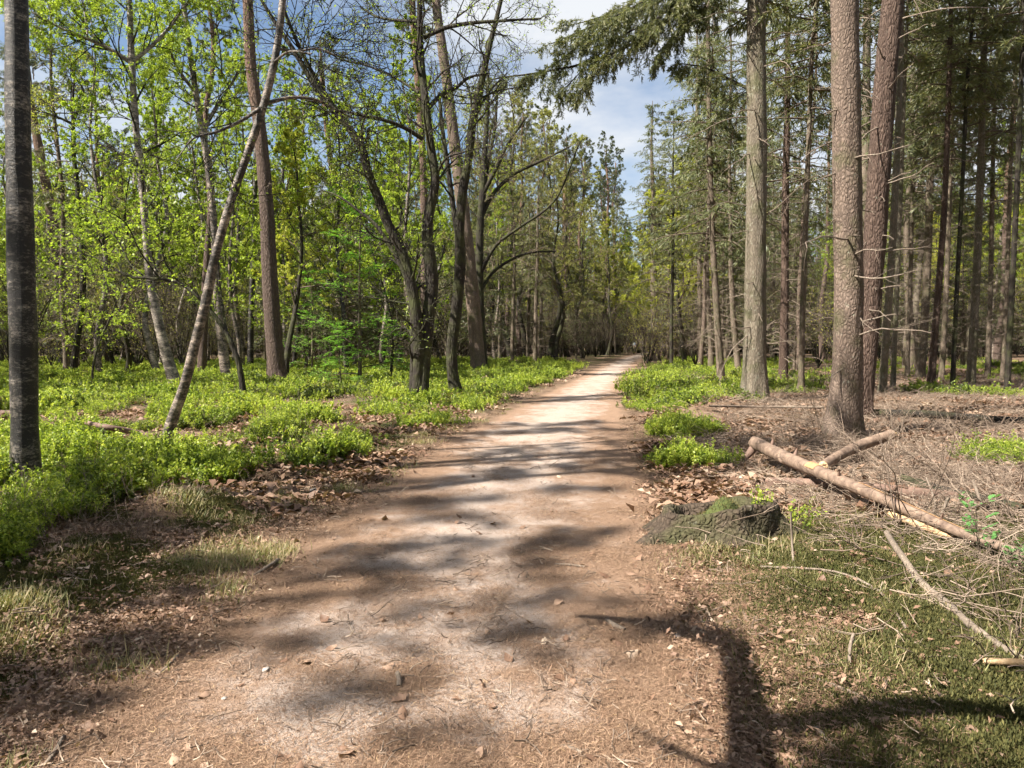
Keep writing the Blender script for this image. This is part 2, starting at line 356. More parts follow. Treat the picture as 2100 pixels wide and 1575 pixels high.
def ground_mat():
    m, N, L = new_mat('forest_ground')
    geo = N.new('ShaderNodeNewGeometry'); pos = geo.outputs['Position']
    a_path, a_moss = attr(N, 'a_path'), attr(N, 'a_moss')
    n1 = noise(N, L, 1.7, 6, 0.62, pos, (1, 0.8, 1), 0.4)
    n2 = noise(N, L, 11, 6, 0.7, pos)
    n3 = noise(N, L, 70, 4, 0.7, pos)
    n4 = noise(N, L, 4.5, 5, 0.65, pos, None, 0.6)
    n5 = noise(N, L, 260, 3, 0.7, pos)
    sand = mixc(N, L, n3, (0.345, 0.28, 0.24), (0.45, 0.375, 0.33))
    sand = mixc(N, L, mathn(N, L, 'MULTIPLY', n2, 0.5), sand, (0.29, 0.22, 0.175))
    need = mixc(N, L, n5, (0.14, 0.088, 0.06), (0.36, 0.245, 0.17))
    need = mixc(N, L, mathn(N, L, 'MULTIPLY', n3, 0.6), need, (0.25, 0.163, 0.113))
    # needles lie in drifts on the path and thicker to its edges
    k = mathn(N, L, 'ADD', mathn(N, L, 'MULTIPLY', n1, 0.9), mathn(N, L, 'MULTIPLY', n4, 0.55))
    k = mathn(N, L, 'ADD', k, mathn(N, L, 'MULTIPLY', n2, 0.28))
    edge = mathn(N, L, 'MULTIPLY', mathn(N, L, 'SUBTRACT', 1.0, attr(N, 'a_core')), 0.42)
    k = mathn(N, L, 'ADD', k, edge)
    kr = ramp(N, [(0.0, (0, 0, 0)), (1.0, (1, 1, 1))])
    mr = N.new('ShaderNodeMapRange'); mr.inputs[1].default_value = 0.86; mr.inputs[2].default_value = 1.10; L(k, mr.inputs[0])
    pathc = mixc(N, L, mr.outputs[0], sand, need)
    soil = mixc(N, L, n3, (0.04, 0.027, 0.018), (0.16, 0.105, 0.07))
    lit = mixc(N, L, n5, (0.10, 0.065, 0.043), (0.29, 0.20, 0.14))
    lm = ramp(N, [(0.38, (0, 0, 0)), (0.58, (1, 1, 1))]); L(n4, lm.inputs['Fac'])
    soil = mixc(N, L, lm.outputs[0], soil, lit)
    mossc = mixc(N, L, n3, (0.022, 0.030, 0.008), (0.085, 0.095, 0.024))
    mo = mathn(N, L, 'MULTIPLY', a_moss, 1.0)
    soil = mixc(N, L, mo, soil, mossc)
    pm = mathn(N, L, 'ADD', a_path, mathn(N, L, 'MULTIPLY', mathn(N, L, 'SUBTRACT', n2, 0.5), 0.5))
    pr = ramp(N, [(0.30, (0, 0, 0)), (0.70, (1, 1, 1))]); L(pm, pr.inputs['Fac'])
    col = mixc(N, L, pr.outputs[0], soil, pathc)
    h = mathn(N, L, 'ADD', mathn(N, L, 'MULTIPLY', n3, 0.5), mathn(N, L, 'MULTIPLY', n2, 0.9))
    h = mathn(N, L, 'ADD', h, mathn(N, L, 'MULTIPLY', n5, 0.25))
    bp = N.new('ShaderNodeBump'); bp.inputs['Strength'].default_value = 1.0; bp.inputs['Distance'].default_value = 0.022; L(h, bp.inputs['Height'])
    b = N.new('ShaderNodeBsdfPrincipled'); L(col, b.inputs['Base Color']); b.inputs['Roughness'].default_value = 0.92
    b.inputs['Specular IOR Level'].default_value = 0.15; L(bp.outputs[0], b.inputs['Normal'])
    o = N.new('ShaderNodeOutputMaterial'); L(b.outputs[0], o.inputs['Surface'])
ground_mat()

# ------------------------------------------------------------------ mesh helpers
def make_mesh(name, V, Q=None, T=None, mat=None, smooth=True, attrs=None):
    V = np.ascontiguousarray(V, dtype=np.float32).reshape(-1, 3)
    parts = []; tot = []
    if Q is not None and len(Q): parts.append(np.asarray(Q, np.int32).reshape(-1)); tot.append(np.full(len(Q), 4, np.int32))
    if T is not None and len(T): parts.append(np.asarray(T, np.int32).reshape(-1)); tot.append(np.full(len(T), 3, np.int32))
    me = bpy.data.meshes.new(name)
    me.vertices.add(len(V)); me.vertices.foreach_set('co', V.ravel())
    if parts:
        loops = np.concatenate(parts); tot = np.concatenate(tot)
        st = np.concatenate([[0], np.cumsum(tot)[:-1]]).astype(np.int32)
        me.loops.add(len(loops)); me.loops.foreach_set('vertex_index', loops)
        me.polygons.add(len(tot)); me.polygons.foreach_set('loop_start', st)
        me.update(calc_edges=True)
        me.polygons.foreach_set('use_smooth', np.full(len(tot), smooth, bool))
    if mat: me.materials.append(MATS[mat] if isinstance(mat, str) else mat)
    for k, a in (attrs or {}).items():
        at_ = me.attributes.new(k, 'FLOAT', 'POINT'); at_.data.foreach_set('value', np.asarray(a, np.float32).ravel())
    me.update()
    return me
class MB:
    def __init__(s): s.V = []; s.Q = []; s.T = []; s.A = []; s.n = 0
    def add(s, V, Q=None, T=None, a=None):
        V = np.asarray(V, float).reshape(-1, 3)
        s.V.append(V)
        if Q is not None and len(Q): s.Q.append(np.asarray(Q).reshape(-1, 4) + s.n)
        if T is not None and len(T): s.T.append(np.asarray(T).reshape(-1, 3) + s.n)
        s.A.append(np.full(len(V), 0.5) if a is None else np.asarray(a, float).reshape(-1))
        s.n += len(V)
        return s
    def mesh(s, name, mat, smooth=True):
        return make_mesh(name, np.concatenate(s.V), np.concatenate(s.Q) if s.Q else None, np.concatenate(s.T) if s.T else None, mat, smooth, {'v': np.concatenate(s.A)})
def obj(name, me, parent=None, loc=None, **props):
    o = bpy.data.objects.new(name, me); COL.objects.link(o)
    if parent is not None: o.parent = parent
    if loc is not None: o.location = loc
    for k, v in props.items(): o[k] = v
    return o
def empty(name, loc, **props):
    o = obj(name, None, None, loc, **props); o.empty_display_size = 0.3
    return o
def tubes(P, Rd, sides=4):
    """P (N,M,3), Rd (N,M) -> verts, quads"""
    N, M, _ = P.shape
    t = unit(np.gradient(P, axis=1))
    ov = unit(P[:, -1] - P[:, 0])
    ref = np.where(np.abs(ov[:, 2:3]) < 0.9, np.array([[0, 0, 1.0]]), np.array([[1.0, 0, 0]]))
    u = unit(np.cross(t, ref[:, None, :])); w = np.cross(t, u)
    th = np.arange(sides) / sides * 2 * np.pi
    V = P[:, :, None, :] + Rd[:, :, None, None] * (np.cos(th)[None, None, :, None] * u[:, :, None, :] + np.sin(th)[None, None, :, None] * w[:, :, None, :])
    idx = np.arange(N * M * sides).reshape(N, M, sides)
    a = idx[:, :-1, :]; b = np.roll(idx, -1, 2)[:, :-1, :]; c = np.roll(idx, -1, 2)[:, 1:, :]; d = idx[:, 1:, :]
    return V.reshape(-1, 3), np.stack([a, b, c, d], -1).reshape(-1, 4)
def hermite(P, n, s=None):
    P = np.asarray(P, float)
    d = np.concatenate([[0], np.cumsum(np.maximum(np.linalg.norm(np.diff(P[:, :3], axis=0), axis=1), 1e-6))])
    m = np.gradient(P, d, axis=0) if len(P) > 2 else np.repeat((P[1:] - P[:1]) / d[-1], 2, 0)
    x = np.linspace(0, d[-1], n) if s is None else s * d[-1]
    i = np.clip(np.searchsorted(d, x, 'right') - 1, 0, len(P) - 2)
    h = d[i + 1] - d[i]; t = ((x - d[i]) / h)[:, None]; h = h[:, None]
    o_ = (2 * t**3 - 3 * t**2 + 1) * P[i] + (t**3 - 2 * t**2 + t) * h * m[i] + (-2 * t**3 + 3 * t**2) * P[i + 1] + (t**3 - t**2) * h * m[i + 1]
    if P.shape[1] > 3: o_[:, 3] = np.interp(x, d, P[:, 3])
    return o_
def trunk_mesh(name, P4, mat, sides=20, flare=0.6, rings=None, seed=0, rough=0.05, fl_h=0.3):
    """P4: (n,4) points with radius"""
    ln = np.linalg.norm(np.diff(P4[:, :3], axis=0), axis=1).sum()
    rings = rings or int(np.clip(ln / 0.22, 14, 90))
    s = np.linspace(0, 1, rings) ** 1.25
    Q = hermite(P4, rings, s)
    P = Q[:, :3]; r = np.maximum(Q[:, 3], 0.008)
    th = np.arange(sides) / sides * 2 * np.pi
    dist = s * ln
    rs = np.random.RandomState(seed)
    ph = rs.uniform(0, 6.28, 3)
    lobes = 1 + flare * np.exp(-dist / fl_h)[:, None] * (0.75 + 0.35 * np.cos(4 * th + ph[0]) + 0.25 * np.cos(7 * th + ph[1]))[None]
    nz_ = perlin(np.cos(th)[None] * 2 + seed * 3.1 + 0 * dist[:, None], np.sin(th)[None] * 2 + dist[:, None] * 1.6, seed)
    n2 = perlin(th[None] * 3 + seed + 0 * dist[:, None], dist[:, None] * 7, seed + 3)
    rr = r[:, None] * (lobes + rough * 2.0 * nz_ + rough * 0.7 * n2)
    t = unit(np.gradient(P, axis=0))
    u = unit(np.cross(t, np.array([0, 1.0, 0.01]))); w = np.cross(t, u)
    V = P[:, None] + rr[..., None] * (np.cos(th)[None, :, None] * u[:, None] + np.sin(th)[None, :, None] * w[:, None])
    idx = np.arange(rings * sides).reshape(rings, sides)
    q = np.stack([idx[:-1], np.roll(idx, -1, 1)[:-1], np.roll(idx, -1, 1)[1:], idx[1:]], -1).reshape(-1, 4)
    return make_mesh(name, V.reshape(-1, 3), q, None, mat)
def grow(P, Rd, k, t0, t1, length, ang, up, wig, npts, rng, rr=0.5, tip=0.25, trop=0.0, rmax=1e9, taper=0.5, rmin=0.002, flatp=False):
    """children of polylines. length: float ratio of parent length, or function(t, nparent)->metres"""
    N, M, _ = P.shape
    t = t0 + (t1 - t0) * (np.arange(k)[None] + rng.uniform(0, 1, (N, k))) / k
    f = t * (M - 1); i = np.clip(f.astype(int), 0, M - 2); fr = (f - i)[..., None]
    ar = np.arange(N)[:, None]
    a, b = P[ar, i], P[ar, i + 1]
    base = a + (b - a) * fr
    tan = unit(b - a)
    rad = Rd[ar, i] * (1 - fr[..., 0]) + Rd[ar, i + 1] * fr[..., 0]
    pl = np.linalg.norm(np.diff(P, axis=1), axis=2).sum(1)
    ref = np.array([0, 0, 1.0]) if not flatp else np.array([0, 0, 1.0])
    rv = np.where(np.abs(tan[..., 2:3]) < 0.92, np.array([0, 0, 1.0]), np.array([1.0, 0, 0]))
    u = unit(np.cross(tan, rv)); w = np.cross(u, tan)
    if flatp:
        sgn = np.where((np.arange(k)[None] % 2) == 0, 1.0, -1.0) * np.ones((N, 1))
        phi = np.where(sgn > 0, 0.0, np.pi) + rng.normal(0, 0.3, (N, k))
    else:
        phi = rng.uniform(0, 2 * np.pi, (N, 1)) + np.arange(k)[None] * 2.4 + rng.normal(0, 0.35, (N, k))
    an = ang + rng.normal(0, 0.16, (N, k))
    d = np.cos(an)[..., None] * tan + np.sin(an)[..., None] * (np.cos(phi)[..., None] * u + np.sin(phi)[..., None] * w)
    d[..., 2] += up
    d = unit(d)
    if callable(length): Ln = length(t, pl[:, None])
    else: Ln = length * pl[:, None] * (1 - taper * t)
    Ln = Ln * rng.uniform(0.65, 1.25, (N, k))
    n = N * k
    d = d.reshape(n, 3); Ln = Ln.reshape(n); base = base.reshape(n, 3)
    out = np.empty((n, npts, 3)); out[:, 0] = base
    for j in range(1, npts):
        d = d + rng.normal(0, wig, (n, 3)); d[:, 2] += trop
        d = unit(d)
        out[:, j] = out[:, j - 1] + d * (Ln / (npts - 1))[:, None]
    r0 = np.minimum(np.maximum(rad.reshape(n) * rr, rmin), rmax)
    Ro = r0[:, None] * np.linspace(1, tip, npts)[None]
    return out, Ro
def leafquads(pos, d, size, rng, flat=0.3, asp=0.6, fold=0.15, var=0.3):
    n = len(pos)
    d = unit(d)
    nn = rng.normal(0, 1, (n, 3)); nn[:, 2] += flat * 3
    nn = unit(nn - (nn * d).sum(1, keepdims=True) * d)
    s = np.cross(d, nn)
    Ln = (size * rng.uniform(1 - var, 1 + var, n))[:, None]; W = Ln * asp
    v = np.stack([pos, pos + d * Ln * 0.5 + s * W * 0.5 + nn * W * fold, pos + d * Ln, pos + d * Ln * 0.5 - s * W * 0.5 + nn * W * fold], 1)
    q = np.arange(n * 4).reshape(n, 4)
    a = np.repeat(rng.uniform(0, 1, n), 4)
    return v.reshape(-1, 3), q, a
def along(P, k, rng, t0=0.15, t1=1.0, jit=0.0):
    N, M, _ = P.shape
    t = rng.uniform(t0, t1, (N, k)); f = t * (M - 1); i = np.clip(f.astype(int), 0, M - 2); fr = (f - i)[..., None]
    ar = np.arange(N)[:, None]
    a, b = P[ar, i], P[ar, i + 1]
    p = a + (b - a) * fr
    if jit: p = p + rng.normal(0, jit, p.shape)
    return p.reshape(-1, 3), unit(b - a).reshape(-1, 3)
def tri_count():
    return sum(len(m.loops) - 2 * len(m.polygons) for m in bpy.data.meshes)

# ------------------------------------------------------------------ ground and path
def axis(parts):
    o = []
    for a, b, st0, st1 in parts:
        x = a; n = 0
        while x < b - 1e-6:
            o.append(x); f = (x - a) / (b - a); x += st0 + (st1 - st0) * f
    o.append(parts[-1][1])
    return np.array(o)
xs = axis([(-220, -40, 9, 4), (-40, -12, 3, 0.5), (-12, -4.5, 0.35, 0.06), (-4.5, 5.5, 0.055, 0.055), (5.5, 12, 0.06, 0.35), (12, 40, 0.5, 3), (40, 220, 4, 9)])
ys = axis([(-60, -6, 5, 1.2), (-6, 2, 1.0, 0.1), (2, 9, 0.05, 0.06), (9, 24, 0.06, 0.25), (24, 70, 0.3, 1.2), (70, 320, 1.5, 10)])
GX, GY = np.meshgrid(xs, ys)
gx, gy = GX.ravel(), GY.ravel()
gz = H(gx, gy)
pd = pathd(gx, gy)
a_path = sstep(-0.45, 0.35, pd)
l_, r_ = path_edges(gy)
cw = (gx - l_) / np.maximum(r_ - l_, 0.1)
a_core = np.clip(1 - np.abs((cw - 0.47) / 0.52) ** 2.0, 0, 1)
a_moss = mossm(gx, gy)
ny, nx = GX.shape
idx = np.arange(nx * ny).reshape(ny, nx)
Q = np.stack([idx[:-1, :-1], idx[:-1, 1:], idx[1:, 1:], idx[1:, :-1]], -1).reshape(-1, 4)
inp = (pd[Q].mean(1) > 0)
def submesh(name, q):
    us, inv = np.unique(q.ravel(), return_inverse=True)
    me = make_mesh(name, np.stack([gx, gy, gz], 1)[us], inv.reshape(-1, 4), None, 'forest_ground', True, {'a_path': a_path[us], 'a_core': a_core[us], 'a_moss': a_moss[us]})
    return obj(name, me, kind='structure')
floor_o = submesh('forest_floor', Q[~inp]); floor_o['label'] = 'brown forest floor of moss, needles and dead leaves'
path_o = submesh('path', Q[inp]); path_o['label'] = 'pale sandy footpath strewn with brown needles'

# ------------------------------------------------------------------ shared crowns and branch sets
def pick(P, n, rng):
    return P[rng.permutation(len(P))[:n]]
def fir_crown(name, seed, Hh=13.0, Rm=2.6, nb=78, mat='needle_fir', droop=-0.09, nsec=10, nsp=10, spl=0.25, spw=0.14, low=0.25):
    """crown in local space: its axis from z=0 to z=Hh; returns (branch mesh, needle mesh)"""
    rng = np.random.default_rng(seed)
    ax = np.stack([np.zeros(12), np.zeros(12), np.linspace(0, Hh, 12)], 1)[None]
    rad = np.linspace(0.11, 0.015, 12)[None]
    def ln(t, pl): return Rm * np.clip((1 - t) * 1.25, 0.12, 1) * (low + (1 - low) * sstep(0, 0.25, t)) + 0.25
    B, BR = grow(ax, rad, nb, 0.0, 0.98, ln, 1.45, 0.05, 0.07, 6, rng, 0.35, 0.2, droop, 0.035)
    S, SR = grow(B, BR, nsec, 0.2, 1.0, 0.42, 0.95, -0.12, 0.10, 4, rng, 0.5, 0.3, -0.10, 0.01, 0.55, 0.003, True)
    br = MB(); v, q = tubes(B, BR, 4); br.add(v, q); v, q = tubes(S, SR, 3); br.add(v, q)
    p, d = along(S, nsp, rng, 0.1, 1.0)
    d2 = unit(d + rng.normal(0, 0.55, d.shape) + np.array([0, 0, -0.35]))
    lf = MB(); v, q, a = leafquads(p, d2, spl, rng, 0.5, spw, 0.1); lf.add(v, q, None, a)
    p, d = along(B, 8, rng, 0.35, 1.0)
    v, q, a = leafquads(p, unit(d + rng.normal(0, 0.6, d.shape)), spl, rng, 0.5, spw, 0.1); lf.add(v, q, None, a)
    return br.mesh(name + '_branches', 'bark_twig'), lf.mesh(name + '_needles', mat)
def pine_crown(name, seed, Hh=8.0, Rm=2.6, nb=26):
    rng = np.random.default_rng(seed)
    zz = np.linspace(0, Hh, 12)
    ax = np.stack([0.15 * np.sin(zz * 0.7 + seed), 0.15 * np.cos(zz * 0.9), zz], 1)[None]
    rad = np.linspace(0.10, 0.02, 12)[None]
    def ln(t, pl): return Rm * (1.0 - 0.65 * t) * (0.6 + 0.4 * sstep(0, 0.4, t))
    B, BR = grow(ax, rad, nb, 0.1, 1.0, ln, 1.25, 0.15, 0.16, 7, rng, 0.5, 0.25, 0.05, 0.05)
    S, SR = grow(B, BR, 8, 0.35, 1.0, 0.38, 0.8, 0.12, 0.2, 4, rng, 0.5, 0.3, 0.08, 0.02)
    U, UR = grow(S, SR, 5, 0.3, 1.0, 0.5, 0.7, 0.12, 0.2, 3, rng, 0.6, 0.3, 0.1, 0.01, 0.5, 0.004)
    br = MB()
    for P_, R_, s_ in ((B, BR, 5), (S, SR, 4), (U, UR, 3)):
        v, q = tubes(P_, R_, s_); br.add(v, q)
    p, d = along(U, 20, rng, 0.3, 1.0)
    lf = MB(); v, q, a = leafquads(p, unit(d * 0.8 + rng.normal(0, 0.8, d.shape) + np.array([0, 0, 0.25])), 0.13, rng, 0.2, 0.17, 0.1); lf.add(v, q, None, a)
    return br.mesh(name + '_branches', 'bark_pine'), lf.mesh(name + '_needles', 'needle_pine')
def dead_set(name, seed, Hh=8.0, nb=34, Lm=1.5, rad0=0.16, rad1=0.12, mat='dead_branch'):
    rng = np.random.default_rng(seed)
    ax = np.stack([np.zeros(8), np.zeros(8), np.linspace(0, Hh, 8)], 1)[None]
    rad = np.linspace(rad0, rad1, 8)[None]
    def ln(t, pl): return Lm * rng.uniform(0.25, 1.0, t.shape)
    B, BR = grow(ax, rad, nb, 0.0, 1.0, ln, 1.5, 0.0, 0.13, 7, rng, 0.09, 0.3, -0.05, 0.016)
    S, SR = grow(B, BR, 6, 0.2, 1.0, 0.45, 0.7, -0.05, 0.18, 4, rng, 0.6, 0.5, -0.04, 0.008, 0.5, 0.0045)
    mb = MB(); v, q = tubes(B, BR, 4); mb.add(v, q); v, q = tubes(S, SR, 3); mb.add(v, q)
    return mb.mesh(name, mat)
FIRC = [fir_crown('fir_crown_%d' % i, 100 + i, 13, 2.5, 66) for i in range(3)]
HANG = [fir_crown('fir_low_%d' % i, 140 + i, 6.0, 2.6, 26, 'needle_fir', -0.13, 10, 14, 0.26, 0.14, 0.8) for i in range(2)]
SPRC = [fir_crown('spruce_young_%d' % i, 120 + i, 8.0, 1.9, 70, 'needle_fir', -0.05, 8, 10, 0.22, 0.16, 0.9) for i in range(2)]
PINC = [pine_crown('pine_crown_%d' % i, 160 + i) for i in range(3)]
DEAD = [dead_set('dead_set_%d' % i, 180 + i) for i in range(3)]
DEADW = [dead_set('dead_wispy_%d' % i, 190 + i, 8.0, 80, 2.0) for i in range(2)]

def decid(stems, seed, lv, leaf=None):
    """stems: (N,M,3),(N,M). lv: list of grow kwargs. returns list of levels"""
    rng = np.random.default_rng(seed)
    P, Rd = stems
    out = []
    for kw in lv:
        P, Rd = grow(P, Rd, rng=rng, **kw)
        out.append((P, Rd))
    return out, rng
def decid_meshes(name, stems, seed, lv, bark, leafm, nleaf, lsize, asp=0.65, sides=(5, 4, 3, 3), hang=-0.15, jit=0.02, leaf_levels=1, flat=0.5):
    lev, rng = decid(stems, seed, lv)
    br = MB()
    for (P, Rd), s_ in zip(lev, sides):
        v, q = tubes(P, Rd, s_); br.add(v, q)
    bm = br.mesh(name + '_branches', bark)
    lm = None
    if nleaf:
        lf = MB()
        for P, Rd in lev[-leaf_levels:]:
            p, d = along(P, nleaf, rng, 0.2, 1.0, jit)
            d = unit(d * 0.5 + rng.normal(0, 0.7, d.shape) + np.array([0, 0, hang]))
            v, q, a = leafquads(p, d, lsize, rng, flat, asp, 0.12); lf.add(v, q, None, a)
        lm = lf.mesh(name + '_leaves', leafm)
    return bm, lm

# --- whole prototype trees for the wood behind (trunk, branches, crown) in local space
PROTO = {}
STUFFY = 1
def straight(Ht, r0, r1, seed, bend=0.25, n=14):
    rs = np.random.RandomState(seed)
    z = np.linspace(-0.15, Ht, n)
    x = bend * perlin(z * 0.18 + seed * 1.7, 0 * z + 0.3, seed); y = bend * perlin(z * 0.18 + 9.1, 0 * z + seed * 0.77, seed + 1)
    x -= x[0]; y -= y[0]
    return np.stack([x, y, z, r0 + (r1 - r0) * (np.clip(z, 0, None) / Ht) ** 0.8], 1)
def proto(kind, parts): PROTO.setdefault(kind, []).append(parts)
for i in range(4):   # slender plantation fir
    P4 = straight(21, 0.15 + 0.02 * i, 0.03, 300 + i, 0.35)
    proto('fir', [('trunk', trunk_mesh('fir_trunk', P4, ['bark_slender', 'bark_fir', 'bark_slender', 'bark_fir_pale'][i], 12, 0.35, 46, 300 + i), (0, 0, 0), 1.0),
                  ('dead_branches', DEADW[i % 2], (0, 0, 1.2), 0.95), ('branches', FIRC[i % 3][0], (0, 0, 7.5), 1.05), ('crown', FIRC[i % 3][1], (0, 0, 7.5), 1.05)])
for i in range(3):   # scots pine
    P4 = straight(22, 0.24 + 0.03 * i, 0.07, 320 + i, 0.7)
    proto('pine', [('trunk', trunk_mesh('pine_trunk', P4, 'bark_pine', 14, 0.3, 50, 320 + i), (0, 0, 0), 1.0),
                   ('dead_branches', DEAD[i], (P4[6, 0], P4[6, 1], 7.5), 0.9), ('branches', PINC[i][0], (P4[9, 0], P4[9, 1], 15.2), 1.0), ('crown', PINC[i][1], (P4[9, 0], P4[9, 1], 15.2), 1.0)])
for i in range(2):   # young spruce with low branches
    P4 = straight(10, 0.10, 0.015, 340 + i, 0.12)
    proto('spruce', [('trunk', trunk_mesh('spruce_trunk', P4, 'bark_slender', 10, 0.3, 26, 340 + i), (0, 0, 0), 1.0),
                     ('dead_branches', DEADW[i], (0, 0, 0.4), 0.75), ('branches', SPRC[i][0], (0, 0, 1.6), 1.0), ('crown', SPRC[i][1], (0, 0, 1.6), 1.0)])
def stem_arr(P4, n=24):
    Q_ = hermite(P4, n); return Q_[None, :, :3], np.maximum(Q_[None, :, 3], 0.006)
LV_BIRCH = [dict(k=26, t0=0.26, t1=0.99, length=lambda t, pl: 3.2 * (1.15 - 0.8 * t), ang=0.75, up=0.15, wig=0.11, npts=8, rr=0.42, tip=0.2, trop=0.02),
            dict(k=7, t0=0.2, t1=1.0, length=0.42, ang=0.7, up=0.0, wig=0.14, npts=5, rr=0.5, tip=0.3, trop=-0.05, rmin=0.004),
            dict(k=5, t0=0.25, t1=1.0, length=0.5, ang=0.7, up=-0.1, wig=0.16, npts=4, rr=0.6, tip=0.5, trop=-0.10, rmin=0.005)]
LV_OAK = [dict(k=20, t0=0.25, t1=0.99, length=lambda t, pl: 4.2 * (1.1 - 0.75 * t), ang=0.95, up=0.12, wig=0.2, npts=9, rr=0.45, tip=0.2, trop=0.03),
          dict(k=7, t0=0.2, t1=1.0, length=0.42, ang=0.85, up=0.05, wig=0.24, npts=6, rr=0.5, tip=0.3, trop=0.02, rmin=0.005),
          dict(k=6, t0=0.2, t1=1.0, length=0.42, ang=0.8, up=0.0, wig=0.26, npts=4, rr=0.6, tip=0.5, rmin=0.007),
          dict(k=4, t0=0.2, t1=1.0, length=0.6, ang=0.7, up=0.0, wig=0.2, npts=3, rr=0.8, tip=0.6, rmin=0.0065)]
for i in range(3):
    P4 = straight(16, 0.15, 0.02, 360 + i, 1.3)
    bm, lm = decid_meshes('birch_%d' % i, stem_arr(P4), 360 + i, LV_BIRCH, 'bark_dark', 'leaf_fresh', 24, 0.076)
    proto('birch', [('trunk', trunk_mesh('birch_trunk', P4, ['birch_mixed', 'birch_pale', 'birch_dark'][i], 12, 0.3, 44, 360 + i, 0.08), (0, 0, 0), 1.0), ('branches', bm, (0, 0, 0), 1.0), ('crown', lm, (0, 0, 0), 1.0)])
for i in range(3):
    P4 = straight(14, 0.19, 0.02, 380 + i, 1.6)
    bm, lm = decid_meshes('oak_%d' % i, stem_arr(P4), 380 + i, LV_OAK, 'bark_twig', ['leaf_bud', 'leaf_yellow', 'leaf_yellow'][i], [3, 9, 13][i], 0.08)
    proto(['bare_oak', 'oak', 'oak'][i], [('trunk', trunk_mesh('oak_trunk', P4, 'bark_dark', 12, 0.4, 40, 380 + i, 0.08), (0, 0, 0), 1.0), ('branches', bm, (0, 0, 0), 1.0), ('crown', lm, (0, 0, 0), 1.0)])
# low bare shrub of many stems
for i in range(2):
    rng = np.random.default_rng(400 + i)
    st = np.zeros((1, 2, 3)); st[0, 1, 2] = 0.15
    S0, R0 = grow(st, np.full((1, 2), 0.03), 9, 0.0, 1.0, lambda t, pl: 3.6 + 0 * t, 0.5, 0.35, 0.14, 8, rng, 0.8, 0.25, 0.03)
    bm, lm = decid_meshes('shrub_%d' % i, (S0, R0), 400 + i, [dict(k=9, t0=0.15, t1=1.0, length=0.45, ang=0.8, up=0.05, wig=0.2, npts=6, rr=0.5, tip=0.3), dict(k=7, t0=0.2, t1=1.0, length=0.5, ang=0.8, up=0.0, wig=0.22, npts=4, rr=0.7, tip=0.6, rmin=0.006)], 'bark_twig', ['leaf_bud', 'leaf_yellow'][i], [1, 2][i], 0.05, sides=(4, 3))
    v, q = tubes(S0, R0, 6); sm = MB().add(v, q).mesh('shrub_stems', 'bark_dark')
    proto('shrub', [('stems', sm, (0, 0, 0), 1.0), ('branches', bm, (0, 0, 0), 1.0), ('crown', lm, (0, 0, 0), 1.0)])
# young leafy beech of the understorey
for i in range(2):
    P4 = straight(6.5, 0.05, 0.012, 410 + i, 1.2)
    bm, lm = decid_meshes('beech_%d' % i, stem_arr(P4), 410 + i, [dict(k=22, t0=0.12, t1=0.99, length=lambda t, pl: 2.3 * (1.1 - 0.7 * t), ang=1.0, up=0.12, wig=0.13, npts=7, rr=0.4, tip=0.3, rmax=0.02), dict(k=8, t0=0.15, t1=1.0, length=0.42, ang=0.8, up=0.02, wig=0.15, npts=5, rr=0.6, tip=0.5, rmin=0.005, flatp=True), dict(k=4, t0=0.2, t1=1.0, length=0.5, ang=0.7, up=0, wig=0.15, npts=3, rr=0.7, tip=0.6, rmin=0.004)], 'bark_dark', 'leaf_fresh', 6, 0.085, flat=1.2, hang=-0.05)
    proto('beech', [('trunk', trunk_mesh('beech_trunk', P4, 'bark_dark', 9, 0.3, 24, 410 + i, 0.08), (0, 0, 0), 1.0), ('branches', bm, (0, 0, 0), 1.0), ('crown', lm, (0, 0, 0), 1.0)])
# bright young conifer with flat sprays
def sapling_meshes(name, Ht, seed, nb=30, Lm=1.5):
    rng = np.random.default_rng(seed)
    P4 = straight(Ht, 0.02 + Ht * 0.007, 0.008, seed, 0.3)
    P, Rd = stem_arr(P4, 16)
    B, BR = grow(P, Rd, nb, 0.06, 0.97, lambda t, pl: Lm * (1.05 - 0.75 * t), 1.35, 0.05, 0.09, 7, rng, 0.3, 0.3, -0.04, 0.015)
    S, SR = grow(B, BR, 16, 0.15, 1.0, 0.45, 0.9, 0.0, 0.07, 4, rng, 0.5, 0.4, -0.02, 0.006, 0.6, 0.002, True)
    mb = MB(); v, q = tubes(B, BR, 4); mb.add(v, q); v, q = tubes(S, SR, 3); mb.add(v, q)
    p, d = along(S, 11, rng, 0.05, 1.0)
    side = unit(np.cross(d, np.array([0, 0, 1.0]))) * rng.choice([-1, 1], len(d))[:, None]
    v, q, a = leafquads(p, unit(d * 0.7 + side * 0.8 + rng.normal(0, 0.15, d.shape)), 0.085, rng, 2.0, 0.34, 0.05)
    lf = MB().add(v, q, None, a)
    return P4, mb.mesh(name + '_b', 'bark_twig'), lf.mesh(name + '_n', 'needle_bright')
for i in range(2):
    P4, bm, lm = sapling_meshes('sapling_%d' % i, [4.6, 2.6][i], 420 + i, [34, 26][i], [1.5, 1.2][i])
    proto('sapling', [('trunk', trunk_mesh('sapling_trunk', P4, 'bark_slender', 8, 0.2, 20, 420 + i), (0, 0, 0), 1.0), ('branches', bm, (0, 0, 0), 1.0), ('crown', lm, (0, 0, 0), 1.0)])

